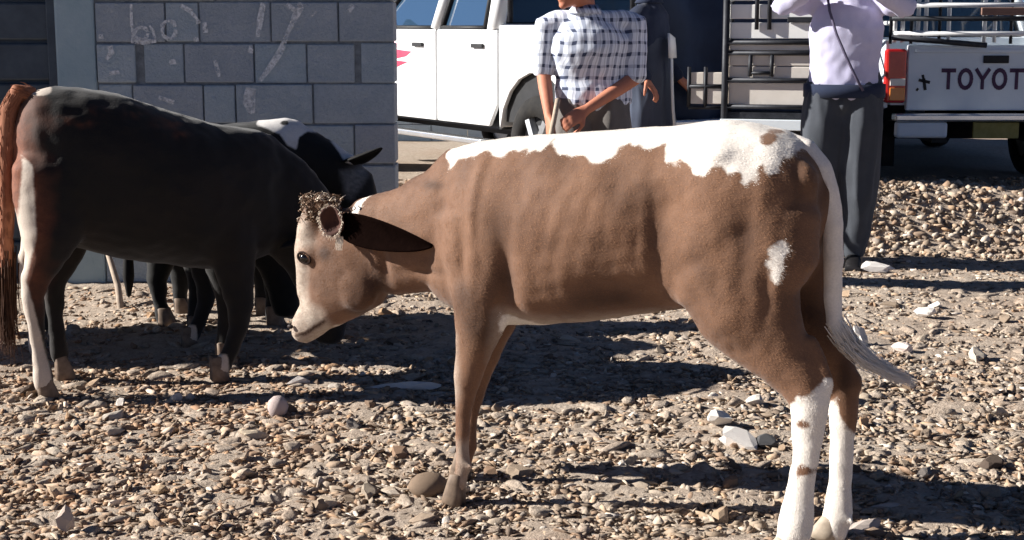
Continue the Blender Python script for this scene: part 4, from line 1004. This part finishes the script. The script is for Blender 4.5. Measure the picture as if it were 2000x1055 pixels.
def person(name, label, base, yaw, J, shirt, trousers, shoes, skirt=None, sleeve=1.0, loose=1.0, tl=None, dy=0):
    """J: joints in the local frame (faces -y, +x = its left)"""
    t = empty(name, base, yaw); tag(t, label, 'person', kind='thing')
    V = {k: Vector(p) for k, p in J.items()}
    mb = MB()
    mb.tube([V['pelvis'] - Vector((0, 0, .06)), V['pelvis'] + Vector((0, 0, .04)), V['waist'], V['chest'], V['neck'] - Vector((0, 0, .07)), V['neck'] - Vector((0, 0, .02))],
            [(.145, .095), (.15, .10), (.13, .09), (.15, .10), (.095, .065), (.058, .055)], (1, 0, 0), 18, 2.3)
    mb.tube([V['neck'] - Vector((0, 0, .05)), V['neck'] + Vector((0, 0, .02)), V['head'] - Vector((0, 0, .05))], [.062, .056, .054], (1, 0, 0), 12)
    fdir = V.get('look', Vector((0, -1, 0))); s_, Mx = head(mb, V['head'], fdir, (0, 0, 1))
    for q in 'LR':
        mb.tube([V['sho' + q].lerp(V['elb' + q], .12), V['sho' + q].lerp(V['elb' + q], .5), V['elb' + q]], [.046, .043, .040], (0, 1, 0), 12)
        mb.tube([V['elb' + q], V['elb' + q].lerp(V['wri' + q], .35), V['wri' + q]], [.040, .039, .027], (0, 1, 0), 12)
        d = (V['wri' + q] - V['elb' + q]).normalized(); nrm = V.get('palm' + q, Vector((0, 1, 0))); nrm = (nrm - d * nrm.dot(d)).normalized(); th = d.cross(nrm) * (1 if q == 'L' else -1)
        hand(mb, V['wri' + q] + d * .01, d, nrm, th, V.get('curl' + q, Vector((.6, 0, 0))).x)
        mb.tube([V['hip' + q], V['hip' + q].lerp(V['kne' + q], .5), V['kne' + q]], [.082, .07, .054], (1, 0, 0), 12)
        mb.tube([V['kne' + q], V['kne' + q].lerp(V['ank' + q], .35), V['ank' + q]], [.052, .052, .036], (1, 0, 0), 12)
        mb.tube([V['ank' + q] + Vector((0, .03, -.03)), V['ank' + q] + Vector((0, -.06, -.045)), V['ank' + q] + Vector((0, -.15, -.05))], [(.033, .034), (.038, .028), (.036, .02)], (1, 0, 0), 10)
    bo = obj('body', fuse(mb, .0075, 3, .5, 'body'), M['skin'], t)
    c = V['head']; f = fdir.normalized(); u = Vector((0, 0, 1)); s = u.cross(f).normalized()
    hm = MB(); hm.ball(c + u * .045 - f * .018, .084, .096, .088, 18, Mx); hm.ball(c - f * .06 - u * .01, .07, .05, .07, 14, Mx)
    obj('hair', folds(fuse(hm, .009, 2, .5, 'hair'), .006, 40, 90), M['hairm'], t)
    for q in (1, -1): obj('eye', MB().ball(c + f * .092 + s * .030 * q + u * .012, .011, .009, .008).mesh('eye'), M['eye'], t)
    # shirt
    sm_ = MB(); L = loose
    hem = V['pelvis'] + Vector((0, 0, .0))
    sm_.tube([hem - Vector((0, 0, .03)), hem + Vector((0, 0, .05)), V['waist'], V['chest'], V['neck'] - Vector((0, 0, .10)), V['neck'] - Vector((0, 0, .045))],
             [(.175 * L, .125 * L), (.178 * L, .128 * L), (.168 * L, .122 * L), (.185 * L, .130 * L), (.165, .112), (.085, .078)], (1, 0, 0), 22, 2.35)
    for q in 'LR':
        cuff = V['elb' + q].lerp(V['wri' + q], max(0, sleeve - .0)) if sleeve > 0 else V['elb' + q]
        pts = [V['neck'].lerp(V['sho' + q], .3) - Vector((0, 0, .045)), V['neck'].lerp(V['sho' + q], .7) - Vector((0, 0, .028)), V['sho' + q] + (V['elb' + q] - V['sho' + q]) * .10, V['sho' + q].lerp(V['elb' + q], .5), V['elb' + q]]; rad = [.05, .060, .068, .066, .060]
        if sleeve > .05: pts += [V['elb' + q].lerp(V['wri' + q], sleeve * .5), cuff]; rad += [.056, .046]
        sm_.tube(pts, rad, (0, 1, 0), 14)
    sh = obj('shirt', folds(fuse(sm_, .0105, 4, .5, 'shirt'), .009, (9, 9, 5), 24, 3), shirt, t)
    col_ = MB(); n = 20
    for (r0, zc, w0) in ((.066, .0, .0),):
        P = []; F = []
        for i in range(n):
            w = 2 * math.pi * i / n; P += [V['neck'] + Vector((math.cos(w) * .080, math.sin(w) * .078, -.045)), V['neck'] + Vector((math.cos(w) * .070, math.sin(w) * .068, .012)), V['neck'] + Vector((math.cos(w) * .092, math.sin(w) * .09, -.03))]
        for i in range(n):
            a, b = 3 * i, 3 * ((i + 1) % n); F += [(a, b, b + 1, a + 1), (a + 1, b + 1, b + 2, a + 2)]
        col_.add(P, F)
    cl = col_.build('collar', shirt, t, smooth=True); so = cl.modifiers.new('solid', 'SOLIDIFY'); so.thickness = .005
    # trousers
    tm = MB(); L = tl or L
    tm.tube([V['pelvis'] + Vector((0, 0, .085)), V['pelvis'] + Vector((0, 0, .02)), V['pelvis'] - Vector((0, 0, .08))], [(.165 * min(L, 1.1), .115), (.178 * min(L, 1.15), .13), (.175 * min(L, 1.15), .13)], (1, 0, 0), 20, 2.3)
    for q in 'LR':
        k, a = V['kne' + q], V['ank' + q]; h = V['hip' + q]
        tm.tube([h + Vector((0, 0, .03)), h.lerp(k, .35), h.lerp(k, .75), k.lerp(a, .25), k.lerp(a, .6), a + Vector((0, 0, -.02))], [(.098 * L, .115 * L), (.105 * L, .115 * L), (.095 * L, .105 * L), (.088 * L, .098 * L), (.074 * L, .085 * L), (.055, .062)], (1, 0, 0), 16)
    obj('trousers', folds(fuse(tm, .0115, 4, .5, 'trousers'), .016, (11, 11, 2.0), (24, 24, 6), 6), trousers, t)
    for q in 'LR':
        a = V['ank' + q]; so_ = MB(); so_.tube([a + Vector((0, .06, -.035)), a + Vector((0, .0, -.04)), a + Vector((0, -.10, -.05)), a + Vector((0, -.19, -.06))], [(.036, .038), (.043, .042), (.047, .034), (.038, .02)], (1, 0, 0), 14, 2.4)
        so_.box(a.x - .045, a.x + .045, a.y - .21, a.y + .085, a.z - .085, a.z - .06)
        obj('shoe', fuse(so_, .008, 2, .5, 'shoe'), shoes, t)
    w = Vector(base); FEET.append((w.x, w.y, .2)); return t
def std(h=1.72):
    k = h / 1.75
    J = dict(pelvis=(0, 0, .95), waist=(0, 0, 1.08), chest=(0, 0, 1.28), neck=(0, 0, 1.48), head=(0, -.02, 1.63), shoL=(.185, 0, 1.42), shoR=(-.185, 0, 1.42), hipL=(.09, 0, .90), hipR=(-.09, 0, .90), kneL=(.11, -.02, .49), kneR=(-.11, -.02, .49), ankL=(.12, 0, .085), ankR=(-.12, 0, .085),
             elbL=(.24, .02, 1.14), elbR=(-.24, .02, 1.14), wriL=(.25, -.08, .92), wriR=(-.25, -.08, .92))
    return {a: tuple(c * k for c in b) for a, b in J.items()}
def mat_cloth(name, c1, c2, bump=.25, scale=4):
    t = NT(name); co = t.n('ShaderNodeTexCoord').outputs['Object']; c = t.ramp(t.noise(scale, 4, .6, co), [(.3, srgb(*c1)), (.7, srgb(*c2))])
    c = t.mix(.15, c, t.ramp(t.noise(300, 2, .5, co), [(.3, (.4, .4, .4, 1)), (.7, (1, 1, 1, 1))]), 'MULTIPLY')
    t.bump(t.math('ADD', t.noise(22, 3, .5, co, stretch=(1, 1, .35)), t.noise(400, 2, .5, co)), bump, .01); return t.fin(c, .9, spec=.15, sheen=.1)
def mat_plaid():
    t = NT('plaid_cotton'); co = t.n('ShaderNodeTexCoord').outputs['Object']; sp = t.n('ShaderNodeSeparateXYZ'); t.l(co, sp.inputs[0])
    wob = t.math('MULTIPLY', t.math('SUBTRACT', t.noise(9, 2, .5, co), .5), .03)
    ux = t.math('ADD', t.math('ADD', sp.outputs[0], t.math('MULTIPLY', sp.outputs[1], .8)), wob); uz = t.math('ADD', sp.outputs[2], wob)
    def line(x, period, duty, ph=0.0):
        m = t.math('FRACT', t.math('ADD', t.math('DIVIDE', x, period), 10.0 + ph)); return t.math('LESS_THAN', m, duty)
    a = line(ux, .050, .36); b = line(uz, .062, .28); a2 = line(ux, .050, .10, .3); dk_ = t.math('MULTIPLY', a, b)
    s_ = t.math('ADD', t.math('MULTIPLY', a, .52), t.math('MULTIPLY', b, .36))
    c = t.mix(s_, srgb(222, 228, 240), srgb(88, 102, 138)); c = t.mix(t.math('MULTIPLY', dk_, .7), c, srgb(36, 40, 62)); c = t.mix(t.math('MULTIPLY', a2, .3), c, srgb(90, 96, 110))
    t.bump(t.noise(22, 3, .5, co, stretch=(1, 1, .35)), .25, .01); return t.fin(c, .9, spec=.15)
M['plaid'] = mat_plaid()
M['lavender'] = mat_cloth('lavender_shirt', (190, 187, 216), (204, 202, 228)); M['slate'] = mat_cloth('slate_trousers', (60, 64, 71), (76, 80, 87)); M['navy'] = mat_cloth('navy_cloth', (34, 42, 62), (46, 54, 76))
M['slate_dark'] = mat_cloth('slate_robe', (62, 68, 84), (74, 82, 98)); M['khaki'] = mat_cloth('grey_trousers', (96, 92, 92), (116, 112, 108)); M['shoe'] = mnoisy('black_shoe', srgb(18, 18, 20), srgb(34, 32, 34), 12, .5)
M['white_cloth'] = mat_cloth('white_cloth', (222, 224, 230), (236, 236, 240)); M['strap'] = mat_cloth('dark_strap', (84, 78, 100), (100, 94, 116))

# man in lavender shirt, arms raised to his face
pb = at_z(1640, 522, 0); pb.z = float(gz(pb.x, pb.y)); pb.y += .05
J = std(1.74); J.update(elbR=(-.33, -.10, 1.385), wriR=(-.15, -.22, 1.50), elbL=(.30, -.10, 1.375), wriL=(.10, -.24, 1.50), palmR=(.7, .5, .2), palmL=(-.7, .5, .2), look=(-.5, -.85, -.1), kneL=(.09, -.02, .48), ankL=(.085, 0, .085), ankR=(-.13, .04, .085))
p1 = person('person', 'person in lavender shirt and baggy slate trousers standing with raised arms', pb, R(-14), J, M['lavender'], M['slate'], M['shoe'], sleeve=.9, loose=1.06, tl=1.15)
def band(name, pts, w, mat, parent, th=.006, nrm=(0, -1, 0)):
    pts = [Vector(p) for p in pts]; P = []; F = []; nrm = Vector(nrm)
    for i, c in enumerate(pts):
        t_ = (pts[min(i + 1, len(pts) - 1)] - pts[max(i - 1, 0)]).normalized(); s = t_.cross(nrm).normalized() * w; P += [c + s, c - s]
    for i in range(len(pts) - 1): F.append((2 * i, 2 * i + 1, 2 * i + 3, 2 * i + 2))
    o = MB().add(P, F).build(name, mat, parent, smooth=True); so = o.modifiers.new('solid', 'SOLIDIFY'); so.thickness = th; return o
band('shoulder_strap', [(-.10, -.10, 1.44), (-.085, -.150, 1.36), (-.045, -.168, 1.24), (.01, -.166, 1.12), (.06, -.160, 1.02), (.10, -.150, .95)], .007, M['strap'], p1)
ring = []
for i in range(25): w = 2 * math.pi * i / 24; ring.append((.214 * math.cos(w), .160 * math.sin(w), .945))
P = [(x, y, z + dz) for (x, y, z) in ring[:-1] for dz in (-.035, .035)]; F = [(2 * i, 2 * ((i + 1) % 24), 2 * ((i + 1) % 24) + 1, 2 * i + 1) for i in range(24)]
so = MB().add(P, F).build('waist_sash', M['navy'], p1, smooth=True).modifiers.new('solid', 'SOLIDIFY'); so.thickness = .01

# man in plaid shirt, rolled sleeves, forearms brought together low in front
pb = Vector((at_y(1158, 150, 8.08).x, 8.08, 0)); pb.z = float(gz(pb.x, pb.y))
J = std(1.64); J.update(chest=(-.02, -.05, 1.20), neck=(-.04, -.09, 1.37), shoL=(.225, -.06, 1.32), shoR=(-.245, -.06, 1.31), elbL=(.235, -.05, 1.00), wriL=(-.03, -.24, .83), elbR=(-.27, -.03, 1.03), wriR=(-.22, -.20, .78), palmL=(-.2, .6, -.3), palmR=(.6, .4, 0), curlL=(1.0, 0, 0), curlR=(1.1, 0, 0), look=(-.75, -.6, -.25), head=(-.10, -.17, 1.50))
p2 = person('person', 'person in blue and white plaid shirt with rolled sleeves behind the calf back', pb, R(-6), J, M['plaid'], M['khaki'], M['shoe'], sleeve=0, loose=1.2)
R6 = Matrix.Rotation(R(-6), 4, 'Z'); hw = pb + R6 @ Vector((-.20, -.285, .73))
tag(MB().tube([hw + Vector((-.14, -.04, -.70)), hw + Vector((-.02, -.012, -.1)), hw + Vector((.03, 0, .16))], [.012, .013, .014], (0, 1, 0), 8).build('herding_stick', M['stick'], smooth=True), 'pale wooden stick held low by the person in plaid', 'stick')

# person in a long slate robe, turned half away beside the white pickup
pb = Vector((at_y(1266, 150, 9.5).x, 9.5, 0)); pb.z = float(gz(pb.x, pb.y))
J = std(1.72); J.update(elbL=(.21, .05, 1.10), wriL=(.25, -.10, .95), elbR=(-.21, .05, 1.10), wriR=(-.25, -.10, .95), shoL=(.16, 0, 1.36), shoR=(-.16, 0, 1.36), look=(.8, -.3, 0))
p3 = person('person', 'person in a long slate robe with a white cloth at the hip', pb, R(60), J, M['navy'], M['slate_dark'], M['shoe'], sleeve=1.0, loose=.92)
rb = MB().tube([(0, 0, 1.20), (0, 0, 1.08), (0, 0, .95), (0, 0, .6), (0, 0, .25)], [(.168, .125), (.17, .13), (.185, .145), (.19, .15), (.20, .16)], (1, 0, 0), 20)
obj('robe', folds(fuse(rb, .012, 3, .5, 'robe'), .014, (8, 8, 1.5), (17, 17, 4), 2), M['slate_dark'], p3)
band('hip_cloth', [(-.02, -.16, 1.22), (-.04, -.175, 1.16), (-.04, -.180, 1.08)], .05, M['white_cloth'], p3, .012)
band('robe_trim', [(-.04, -.175, 1.09), (-.045, -.185, .9), (-.03, -.188, .75), (.0, -.190, .62)], .014, M['white_cloth'], p3, .008)

# low concrete wall far behind the vehicles, in its own shade
lw = empty('low_wall', (0, 0, 0)); tag(lw, 'low grey block wall seen under the white double cab', 'wall', kind='thing')
for r_ in range(5):
    for k in range(20):
        x0 = -4.6 + k * .41 + (.2 if r_ % 2 else 0); MB().box(x0, x0 + .40, 16.6, 16.8, r_ * .2 - .02, r_ * .2 + .172).build('block', M['block'], lw)

# ================================================================== gravel (after the animals stand)
def strew(n, yr, lo, hi, pw=2.2):
    y = rs.uniform(*yr, n); x = rs.uniform(-1, 1, n) * (y * .352 + .45)
    r = lo + (hi - lo) * rs.uniform(size=n) ** pw
    k = clear(x, y); return x[k], y[k], r[k]
def clump(x, y, t):
    return np.array([mnoise.noise((a * 1.6, b * 2.3, 4.0)) + .5 * mnoise.noise((a * 4.5, b * 5.5, 1.0)) for a, b in zip(x, y)]) > t
def cloudy(name, n, yr, lo, hi, t, label, pw=2.2, **kw):
    x, y, r = strew(n, yr, lo, hi, pw)
    if t is not None:
        k = clump(x, y, t); x, y, r = x[k], y[k], r[k]
    o = stone_cloud(name, x, y, r, IV1, IF1, **kw); o['label'] = label; o['category'] = 'gravel'; return o
cloudy('gravel', 40000, (3.25, 5.6), .0045, .024, -.75, 'angular tan and grey gravel covering the near ground', pw=3.0, flat=(.14, .5), sink=.42, bright=1.02)
cloudy('gravel', 20000, (5.6, 8.8), .006, .024, -.45, 'coarse gravel strewn over the middle ground', pw=3.0, flat=(.16, .55), sink=.42, bright=1.12)
cloudy('gravel', 9000, (8.8, 12.4), .010, .034, -.3, 'pale gravel strewn round the parked vehicles', pw=1.8, bright=1.15)
x = rs.uniform(1.75, 4.0, 5200); y = rs.uniform(8.15, 9.3, 5200); r = .008 + .030 * rs.uniform(size=5200) ** 3.2
o = stone_cloud('gravel', x, y, r, IV1, IF1, bright=1.15, sink=.35); o['label'] = 'pale rubble banked up to stay in sun before the tailgate pickup'; o['category'] = 'gravel'
# soft clods of the same dirt
x, y, r = strew(2600, (3.3, 7.2), .014, .045, 2.4); o = stone_cloud('dirt_clods', x, y, r, IV2, IF2, flat=(.3, .6), tilt=.2, sink=.5); o.data.materials.clear(); o.data.materials.append(M['ground']); o.data.polygons.foreach_set('use_smooth', [True] * len(o.data.polygons))
o['label'] = 'low soft clods of dry dirt between the stones'; o['category'] = 'dirt'
# flat straw-like chips
x, y, r = strew(9000, (3.3, 5.4), .008, .026); o = stone_cloud('wood_chips', x, y, r, IV1, IF1, flat=(.06, .16), tilt=.6, sink=.2, bright=1.08)
o['label'] = 'flat dry chips and dung scraps among the stones'; o['category'] = 'debris'

# ---- stones that stand out, each a thing of its own
SHP2 = [None] * 14
_s = rock_shapes(14, IV2)
for i in range(14):
    me = bpy.data.meshes.new('stone'); me.from_pydata(_s[i].tolist(), [], IF2.tolist()); me.update(); me.materials.append(M['stone']); SHP2[i] = me
rnd = bpy.data.meshes.new('stone'); rnd.from_pydata((IV2 * (1 + .04 * rs.normal(size=(len(IV2), 1)))).tolist(), [], IF2.tolist()); rnd.materials.append(M['stone'])
rnd.polygons.foreach_set('use_smooth', [True] * len(rnd.polygons))
def stone(u, v, rpx, label, col, sq=(1, .8, .6), rot=None, me=None, sink=.2, name='stone', cat='stone'):
    p = at_z(u, v, .02); p.z = float(gz(p.x, p.y)); s = rpx * p.y / CAM_F
    o = bpy.data.objects.new(name, me or SHP2[rs.randint(14)]); COL.objects.link(o)
    o.scale = (s * sq[0], s * sq[1], s * sq[2]); o.rotation_euler = rot or (rs.normal(0, .15), rs.normal(0, .15), rs.uniform(0, 6))
    o.location = (p.x, p.y, p.z + s * sq[2] * (.75 - sink)); o.color = srgb(*col); tag(o, label, cat); return o
stone(543, 800, 24, 'round pale lilac cobble standing in the gravel below the calf muzzle', (196, 180, 176), (.9, .8, 1.0), (0, 0, 0), rnd, .0)
stone(236, 775, 14, 'small round white stone at the shadow edge right of the brown hoof', (222, 214, 206), (1, .9, .9))
stone(640, 972, 24, 'flat cream stone lying in the open gravel left of the calf forefoot', (206, 188, 166), (1.1, .8, .6))
stone(128, 1030, 30, 'tall pale slab stone tilted upright in the lower left corner', (196, 180, 168), (.7, .5, 1.3), (.2, .35, .3), None, .1)
stone(346, 764, 13, 'small white pebble at the shadow edge under the dark cow', (214, 206, 200), (1, .8, .9))
stone(372, 762, 10, 'tiny cream pebble beside the white pebble under the dark cow', (200, 188, 178), (1, .9, .9))
stone(588, 742, 26, 'long white sliver of stone just below the calf muzzle', (220, 212, 206), (1.2, .35, .45), (0, -.35, .35))
stone(836, 948, 42, 'large smooth grey brown boulder in front of the calf forefoot', (136, 118, 102), (1, .9, .62), (0, 0, .4), rnd, .15)
stone(772, 952, 26, 'flat whitish stone left of the brown boulder', (212, 198, 182), (1.2, .7, .3), (0, .1, .2))
stone(830, 1000, 40, 'low sand coloured stone half buried under the calf forefoot', (170, 152, 134), (1.3, .8, .4), (0, 0, .2), None, .3)
stone(1808, 616, 24, 'pointed white rock rising out of the middle ground shadow', (226, 220, 214), (1, .7, .8))
stone(1682, 668, 24, 'blunt white rock beside the hanging tail of the calf', (230, 222, 214), (.8, .7, 1))
stone(1762, 678, 24, 'low pinkish white rock right of the calf tail', (226, 212, 206), (1.1, .8, .6))
stone(1402, 832, 36, 'bright white chunk of broken plaster in front of the calf hind legs', (240, 236, 230), (1, .8, .8), None, None, .1, 'plaster_chunk', 'rubble')
stone(1448, 868, 44, 'wide crumbled lump of white plaster with grey dirt beside the hind hoof', (232, 226, 220), (1.2, .8, .5), None, None, .2, 'plaster_chunk', 'rubble')
stone(1500, 868, 26, 'dark grey stone touching the crumbled plaster', (92, 92, 94), (1, .8, .7))
stone(1690, 1020, 40, 'flat light slab stone right of the white hind legs', (190, 178, 170), (1.2, .7, .35), (.1, -.25, .3))
stone(1722, 978, 28, 'thin pale shard lying in the shadow beside the hind legs', (196, 186, 180), (1.4, .5, .25), (0, 0, .1))
stone(312, 955, 22, 'sand coloured pointed stone in the left foreground', (178, 156, 130), (1, .8, .8))
stone(1712, 525, 30, 'long white rock at the feet of the man in slate trousers', (232, 226, 220), (1.2, .7, .5), (0, 0, .1))
stone(1930, 890, 40, 'long flat pale stone on the shadow edge at the right side', (200, 186, 170), (1.6, .5, .2), (0, 0, .05))
stone(806, 752, 62, 'long flat white scrap of stone at the shadow edge before the foreleg', (226, 220, 214), (1.2, .25, .18), (0, 0, .06))
stone(500, 842, 26, 'flat pale chip leaning under the round lilac cobble', (204, 188, 166), (1.3, .6, .4), (0, .2, .1))
stone(1905, 690, 26, 'squat cream rock on the lit ground far right of the tail', (204, 192, 176), (1, .8, .7))
stone(1560, 905, 14, 'small pink stone behind the near hind leg of the calf', (190, 160, 150), (1, .8, .7))
# a few hundred ordinary stones: look-alikes share one label
n = 0
while n < 250:
    yy = rs.uniform(3.35, 7.0); xx = rs.uniform(-1, 1) * (yy * .35 + .05)
    if not clear(np.array([xx]), np.array([yy]))[0]: continue
    s = .015 + .024 * rs.uniform() ** 2.8
    o = bpy.data.objects.new('small_stone', SHP2[rs.randint(14)]); COL.objects.link(o)
    sq = rs.uniform(.45, .8); o.scale = (s * rs.uniform(.9, 1.4), s * rs.uniform(.7, 1), s * sq); o.rotation_euler = (rs.normal(0, .25), rs.normal(0, .25), rs.uniform(0, 6))
    o.location = (xx, yy, float(gz(xx, yy)) + s * sq * .4)
    c = np.array(PAL[rs.choice(len(PAL), p=PALW)]) * rs.uniform(.8, 1.15); o.color = (*c, 1)
    tag(o, 'small angular tan or grey stone lying loose among the gravel', 'stone', 'ordinary loose stones of the yard'); n += 1
